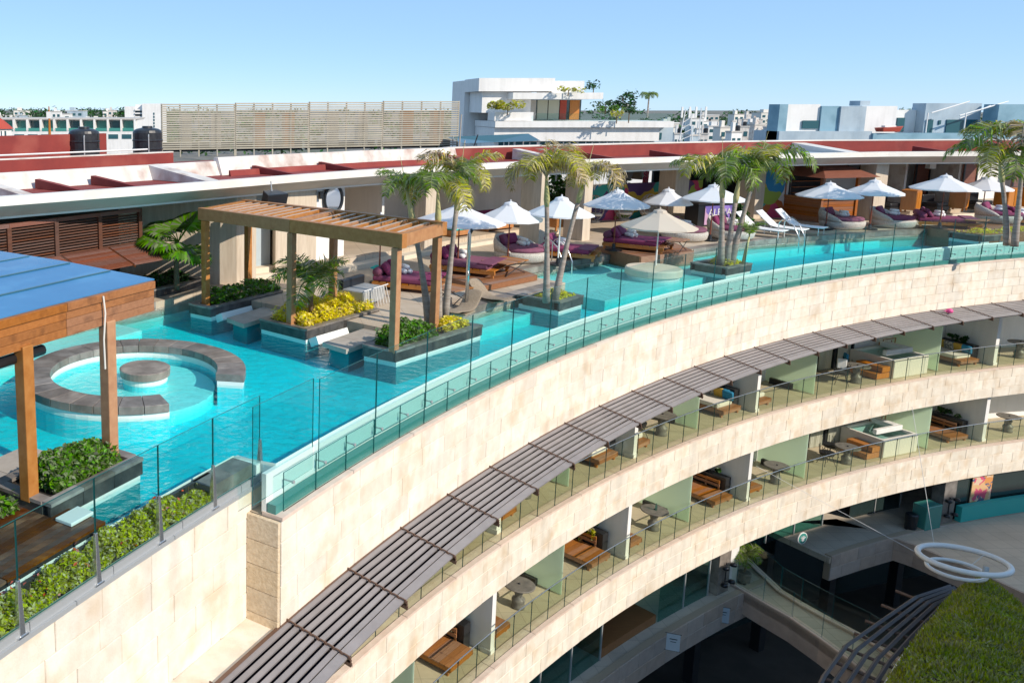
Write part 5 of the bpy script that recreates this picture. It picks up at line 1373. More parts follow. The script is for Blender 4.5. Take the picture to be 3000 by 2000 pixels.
# glass screen with trees behind the murals
for k in range(5):
    a = 120.8 - 1.6 * k
    mm = MB(); mm.box((0, 0, 2.6), (0.06, 0.06, 1.3)); mm.build('mullion', M['white'], pw, loc=P(a, 13.4), rot=(0, 0, rz(a)))
shrub('tall green bushes seen behind the painted wall', 'green_shrub', M['leaf'], 118.2, 112.4, 14.0, 15.0, 0.3, 2.3, 2600, 0.28, 14)
# louvred dark wood wall and awning on the left
lv = thing('louvred_wall', 'dark brown louvred wooden wall below the canopy at the left', 'wall')
la, lb_ = (147.0, 137.9); dl0, dl1 = 10.0, 9.85
npan = 8
for i in range(npan):
    a0 = la + (lb_ - la) * i / npan; a1 = la + (lb_ - la) * (i + 1) / npan; am = (a0 + a1) / 2
    L = (a0 - a1) * 1.262 - 0.13
    sm = MB(); sm.box((0, 0, 0), (L, 0.05, 0.035), M=Matrix.Rotation(RAD(-30), 3, 'X')); smm = sm.mesh('louvre_blade', M['darkwood'])
    for k in range(12): inst('louvre_blade', smm, lv, P(am, 9.95, 1.84 + k * 0.072), (0, 0, rz(am)))
    MB().box((0, 0, 2.28), (0.12, 0.10, 1.05)).build('louvre_post', M['darkwood'], lv, loc=P(a1, 9.93), rot=(0, 0, rz(a1)))
    MB().box((0, 0, 2.755), (L + 0.12, 0.12, 0.10)).build('top_rail', M['awningwood'], lv, loc=P(am, 9.93), rot=(0, 0, rz(am)))
    MB().box((0, 0, 1.78), (L + 0.12, 0.10, 0.07)).build('bottom_rail', M['darkwood'], lv, loc=P(am, 9.93), rot=(0, 0, rz(am)))
aw_ = thing('wooden_awning', 'sloping brown slatted awning below the louvred wall', 'awning')
for i in range(5):
    a0 = 143.9 - i * 1.28; a1 = a0 - 1.22
    for k in range(10):
        s0, s1 = k / 10, (k + 0.9) / 10
        dd0, dd1 = 9.9 - 1.0 * s0, 9.9 - 1.0 * s1; z0, z1 = 1.83 - 0.34 * s0, 1.83 - 0.34 * s1
        mm = MB(); v = [P(a0, dd0, z0), P(a1, dd0, z0), P(a1, dd1, z1), P(a0, dd1, z1)]
        v += [(x, y, z - 0.03) for x, y, z in v]
        mm.add(v, [(0, 1, 2, 3), (7, 6, 5, 4), (0, 4, 5, 1), (1, 5, 6, 2), (2, 6, 7, 3), (3, 7, 4, 0)]); mm.build('awning_slat', M['awningwood'], aw_)
    mm = MB(); mm.tube([P(a1 - 0.03, 9.95, 1.82), P(a1 - 0.03, 8.85, 1.44)], 0.03, 6); mm.build('rafter', M['darkwood'], aw_)
for a in (139.2, 143): mm = MB(); mm.box((0, 0, 0.85), (0.1, 0.1, 1.25)); mm.build('awning_post', M['darkwood'], aw_, loc=P(a, 9.35), rot=(0, 0, rz(a)))
shrub('green plant in the dark gap below the sloping awning', 'green_shrub', M['leaf'], 139.9, 138.9, 9.9, 10.4, 0.3, 0.9, 500, 0.12, 4)

# ------------------------------------------------------------------ bar, booth, cabinets, mirror, speakers
l = (27.053, 39.439, 0.26)
br = thing('poolside_bar', 'wooden bar kiosk with slatted front and broad brown roof', 'bar', (l[0], l[1], 0.256), RAD(14))
for k in range(9):
    MB().bb(0.0, 2.0, 0.0, 0.05, 0.02 + k * 0.115, 0.127 + k * 0.115).build('front_board', M['barwood'], br)
    MB().bb(-0.06, 0.0, 0.0, 2.0, 0.02 + k * 0.115, 0.127 + k * 0.115).build('side_board', M['barwood'], br)
MB().bb(-0.12, 2.1, -0.12, 0.45, 1.06, 1.12).build('counter', M['orangewood'], br, bevel=0.01)
MB().bb(-0.12, 0.45, 0.455, 2.1, 1.06, 1.12).build('counter', M['orangewood'], br, bevel=0.01)
for x, y in ((-0.02, 0.0), (2.0, 0.0), (-0.02, 2.0), (2.0, 2.0)): MB().box((x, y, 1.15), (0.13, 0.13, 2.3)).build('post', M['barwood'], br)
mm = MB(); mm.add([(-0.6, -0.6, 2.12), (2.6, -0.6, 2.12), (2.6, 2.6, 2.12), (-0.6, 2.6, 2.12), (0.3, 0.4, 2.62), (1.7, 0.4, 2.62), (1.7, 1.6, 2.62), (0.3, 1.6, 2.62)], [(3, 2, 1, 0), (4, 5, 6, 7), (0, 1, 5, 4), (1, 2, 6, 5), (2, 3, 7, 6), (3, 0, 4, 7)]); mm.build('roof', M['awningwood'], br)
MB().bb(0.1, 1.95, 1.9, 1.95, 0.1, 2.1).build('back_panel', M['dark'], br)
for k in range(3): MB().bb(0.2, 1.9, 1.7, 1.88, 1.2 + k * 0.28, 1.23 + k * 0.28).build('shelf', M['barwood'], br)
l = (20.616, 37.954, 0.26)
dj = thing('dj_booth', 'disc jockey booth with a purple banner reading ALESIA', 'booth', (l[0], l[1], 0.256), RAD(18))
MB().bb(0, 2.1, 0.05, 0.8, 0, 1.0).build('booth_body', M['black'], dj)
MB().bb(-0.1, 2.2, -0.02, 0.9, 1.0, 1.06).build('booth_top', M['blackmetal'], dj)
pn = MB().bb(0.35, 2.05, 0.01, 0.045, 0.08, 0.92).build('banner_panel', mural('violet_print', [(0.40, 0.24, 0.50), (0.28, 0.18, 0.55), (0.50, 0.30, 0.46), (0.14, 0.10, 0.36)], 1.2), dj)
def text(body, size, m, parent, loc, rot, name='lettering', ex=0.004):
    cu = bpy.data.curves.new(name, 'FONT'); cu.body = body; cu.size = size; cu.align_x = 'CENTER'; cu.align_y = 'CENTER'; cu.extrude = ex
    t_ = bpy.data.objects.new(name, cu); col.objects.link(t_); bpy.context.view_layer.update()
    me_ = bpy.data.meshes.new_from_object(t_.evaluated_get(bpy.context.evaluated_depsgraph_get()))
    bpy.data.objects.remove(t_); me_.materials.clear(); me_.materials.append(m)
    o = bpy.data.objects.new(name, me_); col.objects.link(o); o.parent = parent; o.location = loc; o.rotation_euler = rot
    return o
text('ALESIA', 0.44, M['white'], dj, (1.2, -0.002, 0.62), (RAD(90), 0, 0))
def cabinet(label, loc, yaw, w=0.95, d=0.6, h=1.05):
    r = thing('wood_cabinet', label, 'cabinet', loc, yaw, 'honey coloured cabinets')
    MB().bb(-w / 2, w / 2, -d / 2, d / 2, 0.14, h).build('carcass', M['orangewood'], r, bevel=0.01)
    for x in (-w / 4, w / 4): MB().bb(x - w / 4 + 0.02, x + w / 4 - 0.02, -d / 2 - 0.015, -d / 2 + 0.0, 0.2, h - 0.06).build('cabinet_door', M['orangewood'], r)
    MB().bb(-w / 2 - 0.02, w / 2 + 0.02, -d / 2 - 0.02, d / 2 + 0.02, h, h + 0.03).build('cabinet_top', M['orangewood'], r)
    for x in (-1, 1):
        for y in (-1, 1): MB().box((x * (w / 2 - 0.05), y * (d / 2 - 0.05), 0.07), (0.06, 0.06, 0.14)).build('leg', M['orangewood'], r)
    return r
for l, w, yw, lb in (((32.096, 40.581, 0.6), 0.9, 40, 'honey wood cabinet right of the square pillar'), ((34.965, 41.259, 0.6), 0.9, 40, 'honey wood cabinet behind the umbrella at the pool end'), ((37.912, 41.96, 0.6), 0.95, 20, 'honey wood cabinet behind the right edge palms'), ((38.925, 41.96, 0.6), 0.9, 20, 'honey wood cabinet cut by the right edge'), ((13.403, 35.179, 0.55), 1.3, 30, 'wide honey wood cabinet behind the umbrella between the leaning trunks')):
    cabinet(lb, (l[0], l[1], l[2] + 0.003), RAD(yw), w)
l = (3.138, 28.2, 2.57)
mr = thing('round_mirror', 'round mirror with a thick black frame on the pavilion wall', 'mirror', l, RAD(30))
n = 32; mm = MB(); mm.tube([(0.36 * math.cos(2 * math.pi * k / n), 0, 0.46 * math.sin(2 * math.pi * k / n)) for k in range(n + 1)], 0.055, 8, False); mm.build('frame', M['black'], mr, smooth=True)
mm = MB(); mm.add([(0.36 * math.cos(2 * math.pi * k / n), 0, 0.46 * math.sin(2 * math.pi * k / n)) for k in range(n)], [tuple(range(n))]); mm.build('mirror_disc', M['mirror'], mr)
mm = MB(); mm.box((0, 0, 0), (0.14, 0.1, 0.24)); tag(mm.build('wall_lamp', M['black'], loc=(2.678, 27.8, 2.736), rot=(0, 0, RAD(40))), 'small black wall lamp left of the round mirror', 'lamp')
def speaker(label, loc, yaw, tilt=20, s=1.0):
    r = thing('speaker', label, 'speaker', loc, RAD(yaw), 'hanging speakers')
    v = [(-0.4, -0.2, -0.2), (0.4, -0.2, -0.2), (0.26, 0.2, -0.2), (-0.26, 0.2, -0.2), (-0.4, -0.2, 0.2), (0.4, -0.2, 0.2), (0.26, 0.2, 0.2), (-0.26, 0.2, 0.2)]
    R_ = Matrix.Rotation(RAD(tilt), 3, 'X')
    MB().add([R_ @ Vector(p) * s for p in v], [(3, 2, 1, 0), (4, 5, 6, 7), (0, 1, 5, 4), (1, 2, 6, 5), (2, 3, 7, 6), (3, 0, 4, 7)]).build('speaker_box', M['black'], r, bevel=0.02)
    MB().tube([(0, 0.05, 0.18 * s), (0, 0.1, 0.5)], 0.02, 6).build('speaker_bracket', M['greymetal'], r)
    return r
speaker('black speaker hanging from the roof edge above the open pergola', (0.988, 24.6, 2.967), 40, 15)
speaker('left black speaker of the pair above the white umbrella row', (16.375, 36.5, 2.734), 20)
speaker('right black speaker of the pair above the white umbrella row', (17.327, 37.3, 2.716), -55)
speaker('left black speaker of the pair above the wooden bar', (28.911, 40.5, 2.791), 20)
speaker('right black speaker of the pair above the wooden bar', (30.173, 41.3, 2.752), -50)
# lounge seats under the roof
def arm_sofa(label, loc, yaw, w, c, wood='orangewood'):
    r = thing('lounge_sofa', label, 'sofa', loc, RAD(yaw))
    MB().bb(-w / 2, w / 2, -0.4, 0.4, 0.08, 0.26).build('base', M[wood], r)
    MB().bb(-w / 2 + 0.03, w / 2 - 0.03, -0.38, 0.3, 0.262, 0.44).build('seat', M[c], r, bevel=0.04)
    MB().bb(-w / 2, w / 2, 0.28, 0.42, 0.262, 0.78).build('backrest', M[c], r, bevel=0.04)
    for x in (-1, 1): MB().box((x * (w / 2 - 0.06), 0, 0.04), (0.07, 0.7, 0.08)).build('leg', M[wood], r)
    return r
arm_sofa('plum sofa on an orange wood base in the shade behind the first umbrella', (10.583, 35.158, 0.553), 35, 1.6, 'purple')
arm_sofa('turquoise draped seat in the shade behind the first umbrella', (8.591, 33.445, 0.553), 38, 1.0, 'turq')
arm_sofa('dark wicker armchair left of the first right hand cabinet', (31.201, 40.825, 0.603), 20, 0.8, 'black', 'blackmetal')
arm_sofa('dark wicker armchair between the two right hand cabinets', (33.671, 41.097, 0.603), 20, 0.9, 'black', 'blackmetal')
arm_sofa('dark armchair right of the second right hand cabinet', (36.539, 41.935, 0.603), 20, 0.9, 'black', 'blackmetal')
def egg_chair(label, loc, yaw):
    r = thing('egg_chair', label, 'chair', loc, RAD(yaw))
    for k in range(12):
        w = 2 * math.pi * k / 12
        pts = [(0.45 * math.sin(t) * math.cos(w), 0.38 * math.sin(t) * math.sin(w), 0.65 - 0.6 * math.cos(t)) for t in [0.05 + 3.0 * q / 10 for q in range(11)]]
        if math.sin(w) > -0.6: MB().tube(pts, 0.02, 5).build('cane', M['wicker'], r, smooth=True)
    for z in (0.25, 0.5, 0.75, 1.0):
        rr_ = 0.45 * math.sqrt(max(0.01, 1 - ((z - 0.65) / 0.6) ** 2))
        MB().tube([(rr_ * math.cos(RAD(t)), rr_ * 0.85 * math.sin(RAD(t)), z) for t in range(-35, 216, 20)], 0.018, 5).build('hoop', M['wicker'], r, smooth=True)
    MB().lathe([(0.35, 0.3), (0.36, 0.38), (0.3, 0.42)], 16).build('seat', M['cushion'], r)
    MB().lathe([(0.3, 0.0), (0.3, 0.05), (0.1, 0.1)], 16).build('base', M['wicker'], r)
egg_chair('pale cane egg chair below the mural left of the white umbrella', (16.632, 39.715, 0.255), 0)
egg_chair('white cane egg chair below the mural between two umbrellas', (18.313, 40.324, 0.255), 10)
egg_chair('cane egg chair below the mural beside the left bar pillar', (19.516, 40.324, 0.255), 10)
l = (22.372, 37.627, 0.26); shrub('dark leafy pot plant beside the disc jockey booth', 'pot_plant', M['leaf_d'], *(sum([[(114.267, 6.464)[0] + 0.35, (114.267, 6.464)[0] - 0.35]], [])), (114.267, 6.464)[1] - 0.3, (114.267, 6.464)[1] + 0.3, 0.256, 1.1, 700, 0.15, 4)

# ================================================================== LOWER COURTYARD
WZ = -12.85
lwk = MB(); lwk.arc(152, 118.2, 1.0, 8, WZ - 0.25, WZ); lwk.arc(114.6, 98, 1.0, 8, WZ - 0.25, WZ); lwk.arc(118.2, 114.6, 3.6, 8, WZ - 0.25, WZ)
struct(lwk.build('walkway', M['walk']))
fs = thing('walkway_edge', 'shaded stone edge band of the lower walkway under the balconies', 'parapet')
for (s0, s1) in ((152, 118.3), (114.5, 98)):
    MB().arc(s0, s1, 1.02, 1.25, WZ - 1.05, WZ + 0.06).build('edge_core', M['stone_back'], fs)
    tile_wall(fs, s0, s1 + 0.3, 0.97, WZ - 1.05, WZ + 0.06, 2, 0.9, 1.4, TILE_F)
# the courtyard floor and dark arcade beneath
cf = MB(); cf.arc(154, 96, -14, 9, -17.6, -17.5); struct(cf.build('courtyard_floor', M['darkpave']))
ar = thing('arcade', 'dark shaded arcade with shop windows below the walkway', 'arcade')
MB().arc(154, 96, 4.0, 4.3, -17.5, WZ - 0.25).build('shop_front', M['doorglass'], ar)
for a in range(100, 153, 4): MB().box((0, 0, -15.3), (0.4, 0.4, 4.4)).build('column', M['blackmetal'], ar, loc=P(a, 2.6), rot=(0, 0, rz(a)))
# shop row on the walkway level
sp = thing('shop_row', 'glass shop fronts in the shade below the lower balconies', 'shop')
MB().arc(152, 98, 7.3, 7.6, WZ, -10.7).build('back_wall', M['concrete'], sp)
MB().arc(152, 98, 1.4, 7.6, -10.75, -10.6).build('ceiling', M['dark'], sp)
MB().arc(123.9, 121.0, 3.4, 3.5, WZ, -10.78).build('interior_wall', M['white'], sp)
MB().arc(119.9, 119.3, 1.6, 1.65, WZ, -10.78).build('white_panel', M['white'], sp)
MB().arc(152, 123.9, 4.6, 4.7, WZ, -10.78).build('interior_wall', M['awningwood'], sp)
for (a0, a1, k) in ((152, 127.2, 'shopglass'), (123.9, 121.0, 'shopglass'), (117.4, 112.4, 'shopglass'), (110.8, 107.9, 'doorglass')):
    n = max(1, round((a0 - a1) / 1.6))
    for i in range(n):
        s0 = a0 + (a1 - a0) * i / n; s1 = a0 + (a1 - a0) * (i + 1) / n
        dp_ = 1.62 if a0 > 119 else 2.9
        MB().arc(s0 - 0.02, s1 + 0.02, dp_, dp_ + 0.02, WZ + 0.02, -10.78).build('shop_pane', M[k], sp)
        MB().box((0, 0, (WZ - 10.75) / 2), (0.05, 0.06, 2.05)).build('mullion', M['greymetal'], sp, loc=P(s1, dp_), rot=(0, 0, rz(s1)))
MB().arc(107.2, 98, 1.3, 1.4, WZ + 0.05, -10.78).build('shop_wall', M['doorglass'], sp)
for a in (120.4,): MB().box((0, 0, (WZ - 10.75) / 2), (0.75, 0.4, 2.08)).build('pier', M['slate_top'], sp, loc=P(a, 1.62), rot=(0, 0, rz(a)))
wd = MB(); wd.arc(127.1, 123.95, 1.66, 4.6, WZ, WZ + 0.32); wd.build('wood_stage', M['teak'], sp)
# wall lamps with four black heads
MB().box((0, 0, (WZ - 10.75) / 2), (0.75, 0.5, 2.08)).build('pier', M['slate_top'], sp, loc=P(107.6, 1.35), rot=(0, 0, rz(107.6)))
for a, lb, dl_ in ((120.4, 'black four headed wall lamp on the left shaded pier', 1.36), (107.6, 'black four headed wall lamp on the right shaded pier', 1.08)):
    r = thing('wall_lamp', lb, 'lamp', P(a, dl_, -12.0), rz(a))
    MB().tube([(0, 0, -0.45), (0, 0, 0.45)], 0.02, 6).build('stem', M['black'], r)
    for z in (-0.35, 0.35):
        for x in (-1, 1):
            MB().tube([(0, 0, z), (x * 0.22, -0.1, z + 0.08)], 0.014, 6).build('arm', M['black'], r)
            mm = MB(); mm.lathe([(0.02, 0.08), (0.11, 0.05), (0.13, -0.04), (0.03, -0.05)], 12, (x * 0.25, -0.12, z)); mm.build('lamp_head', M['black'], r, smooth=True)
# teal counter and poster in the right hand shop
mm = MB(); mm.arc(107.0, 100, 0.95, 1.2, WZ + 0.06, WZ + 0.78); tag(mm.build('shop_counter', M['teal']), 'turquoise shop counter below the colourful poster', 'counter')
mm = MB(); mm.box((0, 0, 0), (1.25, 0.04, 1.65)); tag(mm.build('poster', M['poster'], loc=P(105.65, 1.24, -11.72), rot=(0, 0, rz(105.65))), 'pink and orange art poster in the right hand shop window', 'poster')
mm = MB(); mm.bb(-0.5, 0.5, -0.3, 0.3, 0, 1.1); tag(mm.build('display_case', M['wingreen'], bevel=0.03, loc=P(108.6, 1.25, WZ), rot=(0, 0, rz(108.6))), 'pale green lit display case by the shop entrance', 'display case')
mm = MB(); mm.lathe([(0.22, 0), (0.25, 0.7), (0.2, 0.75)], 14); tag(mm.build('waste_bin', M['black'], loc=P(109.4, 1.3, WZ)), 'dark waste bin on the walkway beside the display case', 'bin')

# ------------------------------------------------------------------ curved bridge with glass rails
bl = [(18.993, 31.353), (19.251, 30.573), (19.644, 29.512), (20.061, 28.474), (20.32, 27.266), (20.508, 26.076), (20.588, 24.877), (20.492, 23.473)]
brr = [(20.917, 34.042), (20.975, 32.647), (20.886, 30.243), (21.127, 29.423), (21.542, 28.349), (22.041, 27.266), (22.369, 25.898), (22.633, 24.552)]
bg_ = thing('footbridge', 'curved stone footbridge crossing the dark courtyard at the lower right', 'bridge')
n = len(bl)
for i in range(n - 1):
    q = [bl[i], bl[i + 1], brr[i + 1], brr[i]]
    MB().prism(q, WZ - 0.3, WZ - 0.005 + 0.0).build('deck_slab', M['walk'], bg_)
    for (s, e, sg) in ((bl[i], bl[i + 1], 1), (brr[i], brr[i + 1], -1)):
        d = (Vector(e) - Vector(s)).normalized(); nn = Vector((-d.y, d.x)) * sg
        mm = MB(); mm.prism([s, e, tuple(Vector(e) + nn * 0.16), tuple(Vector(s) + nn * 0.16)], WZ - 0.85, WZ + 0.08); mm.build('edge_panel', M['fasciastone'], bg_)
        mm = MB(); mm.prism([tuple(Vector(s) - nn * 0.02), tuple(Vector(e) - nn * 0.02), tuple(Vector(e) + nn * 0.2), tuple(Vector(s) + nn * 0.2)], WZ + 0.082, WZ + 0.13); mm.build('edge_cap', M['coping'], bg_)
        L = (Vector(e) - Vector(s)).length
        c = (Vector(s) + Vector(e)) / 2 + nn * 0.08
        inst('rail_pane', pane_mesh(L - 0.02, 0.014, 0.95, 'bridge_pane', 'glass_low'), bg_, (c.x, c.y, WZ + 0.13), (0, 0, math.atan2(d.y, d.x)))
# far walkway fascia over the void
ff = [(20.332, 34.042), (23.604, 36.849), (25.499, 37.359), (26.806, 36.582), (27.829, 35.301), (28.894, 33.897), (29.678, 32.118), (30.563, 29.246)]
fb = [P(119.5, 3.5)[:2], P(117.5, 3.7)[:2], P(115.5, 3.8)[:2], P(113, 3.6)[:2], P(110.5, 2.9)[:2], P(108.5, 1.9)[:2], P(105, 1.5)[:2], P(100, 1.5)[:2]]
fw_ = thing('walkway_wing', 'shaded stone walkway wing bordering the dark void, below the ring lamp', 'walkway')
for i in range(len(ff) - 1):
    MB().prism([ff[i], ff[i + 1], fb[i + 1], fb[i]], WZ - 0.3, WZ + 0.012).build('deck_slab', M['walk'], fw_)
    s, e = Vector(ff[i]), Vector(ff[i + 1]); d = (e - s).normalized(); nn = Vector((d.y, -d.x))
    L = (e - s).length; k = max(1, round(L / 1.1))
    for j in range(k):
        c0, c1 = s + d * (L * j / k), s + d * (L * (j + 1) / k - 0.01)
        for r_ in range(2):
            mm = MB(); mm.prism([tuple(c0), tuple(c1), tuple(c1 + nn * 0.12), tuple(c0 + nn * 0.12)], WZ - 0.98 + r_ * 0.5, WZ - 0.49 + r_ * 0.5); mm.build('edge_stone', M['fasciastone'], fw_)
# round green sign
l = (21.984, 31, -11.001)
sg = thing('round_sign', 'round green and white shop sign in the dark below the walkway', 'sign', l, RAD(18))
MB().tube([(0, 0, 0), (0, 0.03, 0)], 0.24, 28).build('sign_disc', M['white'], sg)
MB().tube([(0, -0.006, 0), (0, 0.0, 0)], 0.21, 28).build('green_field', M['wingreen'], sg)
for k in range(5):
    w = RAD(-60 + 30 * k); MB().tube([(0.02 * math.sin(w), -0.012, -0.05 + 0.02 * math.cos(w)), (0.15 * math.sin(w), -0.012, -0.02 + 0.13 * math.cos(w))], 0.014, 5).build('emblem_stroke', M['white'], sg)
MB().tube([(0, -0.014, -0.06), (0, -0.008, -0.06)], 0.07, 16).build('emblem_disc', M['white'], sg)
# two hanging banners
for l, lb in (((18.24, 29.5, -13.29), 'pale hanging shop banner at the start of the footbridge'), ((14.781, 26.5, -12.383), 'pale hanging shop banner further left on the walkway edge')):
    r = thing('hanging_banner', lb, 'banner', l, RAD(-20), 'banners hanging from the walkway edge')
    mm = MB(); mm.box((0, 0, 0), (0.42, 0.02, 0.62)); mm.build('cloth', M['greypaint'], r)
    for z in (0.31, -0.31): MB().tube([(-0.26, 0, z), (0.24, 0, z)], 0.012, 5).build('rod', M['black'], r)
    MB().box((0.0, -0.014, 0.12), (0.24, 0.006, 0.03)).build('print_line', M['black'], r)
    MB().box((0.0, -0.014, 0.02), (0.18, 0.006, 0.02)).build('print_line', M['black'], r)
# potted palm on the bridge
l = (19.824, 30.966, -12.84)
r = thing('potted_palm', 'potted palm standing at the start of the footbridge', 'plant', l)
MB().lathe([(0.16, 0), (0.22, 0.05), (0.26, 0.42), (0.23, 0.44)], 18).build('pot', M['tablestone'], r)
MB().tube([(0, 0, 0.4), (0.03, 0, 1.1)], [0.03, 0.02], 6).build('trunk', M['trunk_b'], r)
for i in range(14): inst('frond', FRS[i % 3], r, (0.03, 0, 1.1), (random.uniform(-.2, .2), random.uniform(-.3, .4), i * 2.4), (0.7,) * 3)
# ------------------------------------------------------------------ hanging ring lamp
l0 = Vector((24.244, 26.5, -9.352))
rl = thing('ring_lamp', 'large white double ring lamp hanging over the courtyard', 'lamp', tuple(l0), 0.0)
def ringtube(rad, r, c, tilt):
    R_ = Matrix.Rotation(RAD(tilt), 3, 'X'); n = 48
    mm = MB(); mm.tube([R_ @ Vector((rad * math.cos(2 * math.pi * k / n), rad * math.sin(2 * math.pi * k / n), 0)) + Vector(c) for k in range(n + 1)], r, 10, False); return mm
ringtube(1.20, 0.09, (0, 0, 0), -6).build('upper_ring', M['whitelamp'], rl, smooth=True)
ringtube(0.78, 0.065, (-0.1, 0.1, -0.42), -4).build('lower_ring', M['whitelamp'], rl, smooth=True)
MB().tube([(0, 1.19, -0.12), (-0.25, 2.6, 4.4)], 0.008, 6).build('hanging_cable', M['whitepole'], rl)
MB().tube([(-1.17, 0.25, 0.0), (-5.2, 3.2, 1.9)], 0.006, 6).build('stay_cable', M['whitepole'], rl)
for w in (20, 140, 260): MB().tube([(1.18 * math.cos(RAD(w)), 1.18 * math.sin(RAD(w)), 0), (-0.1 + 0.77 * math.cos(RAD(w)), 0.1 + 0.77 * math.sin(RAD(w)), -0.42)], 0.012, 5).build('tie_rod', M['whitepole'], rl)

# ------------------------------------------------------------------ grassy roof with curved louvres
GZ = -10.6
left = [(25.1, 26.928), (23.579, 26.071), (21.345, 24.39), (19.681, 23.054), (18.115, 21.7), (16.522, 20.102)]
right = [(25.647, 26.886), (25.584, 26.031), (25.303, 24.747), (24.703, 23.214), (23.695, 21.558), (22.561, 19.855)]
gr = thing('grassy_roof', 'bulging grass covered roof at the lower right corner', 'roof')
v = []; NJ = 9
for i in range(len(left)):
    for j in range(NJ):
        t = j / (NJ - 1); p = Vector(left[i]).lerp(Vector(right[i]), t)
        v.append((p.x, p.y, GZ + 0.75 * math.sin(math.pi * t) ** 0.7 * min(1, (i + 0.25) / 1.5)))
fcs = [(i * NJ + j, i * NJ + j + 1, (i + 1) * NJ + j + 1, (i + 1) * NJ + j) for i in range(len(left) - 1) for j in range(NJ - 1)]
gm = MB(); gm.add(v, fcs); gso = gm.build('turf_base', M['soil'], gr)
bl_ = MB(); rnd = random.Random(5)
def gpt(i, j, u, w_):
    A_, B_, C_, D_ = (Vector(v[k]) for k in (i * NJ + j, i * NJ + j + 1, (i + 1) * NJ + j + 1, (i + 1) * NJ + j))
    return A_.lerp(B_, u).lerp(D_.lerp(C_, u), w_)
for i in range(len(left) - 1):
    for j in range(NJ - 1):
        for k in range(800):
            p = gpt(i, j, rnd.random(), rnd.random()); nz_ = 0.5 + 0.5 * math.sin(p.x * 3.1 + p.y * 1.7) * math.sin(p.y * 2.3)
            h = rnd.uniform(0.05, 0.17) * (0.5 + 1.1 * nz_); a = rnd.uniform(0, 6.28); d = Vector((math.cos(a), math.sin(a), 0)) * rnd.uniform(0.03, 0.06)
            tpp = p + Vector((rnd.uniform(-.09, .09), rnd.uniform(-.09, .09), h))
            n0 = len(bl_.v); bl_.v += [tuple(p - d), tuple(p + d), tuple(tpp)]; bl_.f.append((n0, n0 + 1, n0 + 2)); bl_.m.append(0)
M['grass'] = mat('roof_grass', (0.34, 0.40, 0.04), 0.6, c2=(0.46, 0.42, 0.06), ns=1.2, island=0.4, transl=0.3)
o = bl_.build('grass', M['grass'], gr); o['kind'] = 'stuff'
rim = MB()
rimp = [Vector((*p, GZ - 0.05)) for p in left]
rim.tube(rimp, 0.07, 6); rim.build('white_rim', M['whitelamp'], gr, smooth=True)
hd = MB(); hd.prism(left + right[::-1], -17.5, GZ - 0.12, True, False); hd.build('wall_below', M['dark'], gr)
l = (24.766, 26.2, -9.548); MB().tube([(l[0], l[1], GZ - 0.2), (l[0], l[1], GZ + 1.15)], 0.085, 12).build('vent_pipe', M['greymetal'], gr, smooth=True)
lc = thing('curved_louvres', 'curved dark metal louvre bars beside the grassy roof', 'canopy')
base_l = [Vector((*p, 0)) for p in left]
nrm = []
for i in range(len(base_l)):
    d = (base_l[min(i + 1, len(base_l) - 1)] - base_l[max(i - 1, 0)]).normalized(); nrm.append(Vector((d.y, -d.x, 0)))
for j in range(5):
    o_ = 0.28 + j * 0.27
    pts = []
    for i in range(len(base_l)):
        w = 0.45 + 0.55 * min(1, i / 3); pts.append(base_l[i] + nrm[i] * o_ * w + Vector((0, 0, GZ - 0.28)))
    sm = []
    for i in range(len(pts) - 1):
        for t in (0, 0.5): sm.append(pts[i].lerp(pts[i + 1], t))
    sm.append(pts[-1]); MB().tube(sm, 0.062, 4).build('louvre_bar', M['darkbar'], lc)
for i in range(1, len(base_l) - 1):
    for t in (0.0, 0.5):
        b0 = base_l[i].lerp(base_l[i + 1], t); nn = nrm[i]
        MB().tube([b0 + Vector((0, 0, GZ - 0.36)), b0 + nn * 1.45 + Vector((0, 0, GZ - 0.36))], 0.05, 6).build('cross_arm', M['bracket'], lc)

# unseen wing right of the camera, placed and shaped to shade the lower courtyard
ow = thing('shade_wing', 'unseen curved wing added right of the courtyard to shade its lower level', 'building')
WD = 23.0
wq = [(P(a, 1)[0] + SUN.x / math.cos(RAD(33)) * WD, P(a, 1)[1] + SUN.y / math.cos(RAD(33)) * WD) for a in range(98, 151, 2)]
wb = [(x + 5.0, y - 3.8) for x, y in wq]
MB().prism(wq + wb[::-1], -18, 3.5).build('wall', M['white'], ow)
for k in range(5):
    wf = [(x - 0.35, y + 0.27) for x, y in wq]
    MB().prism(wq + wf[::-1], -14.2 + k * 3.5, -12.9 + k * 3.5).build('wing_band', M['stone'], ow)

# ================================================================== THE TOWN BEHIND
def bldg(name, label, x0, x1, y0, y1, z1, m, cat='building', yaw=0.0, parent=None):
    r = thing(name, label, cat, ((x0 + x1) / 2, y0, -18), yaw)
    w = x1 - x0
    MB().bb(-w / 2, w / 2, 0, y1 - y0, 0, z1 + 18).build('wall', M[m], r)
    return r
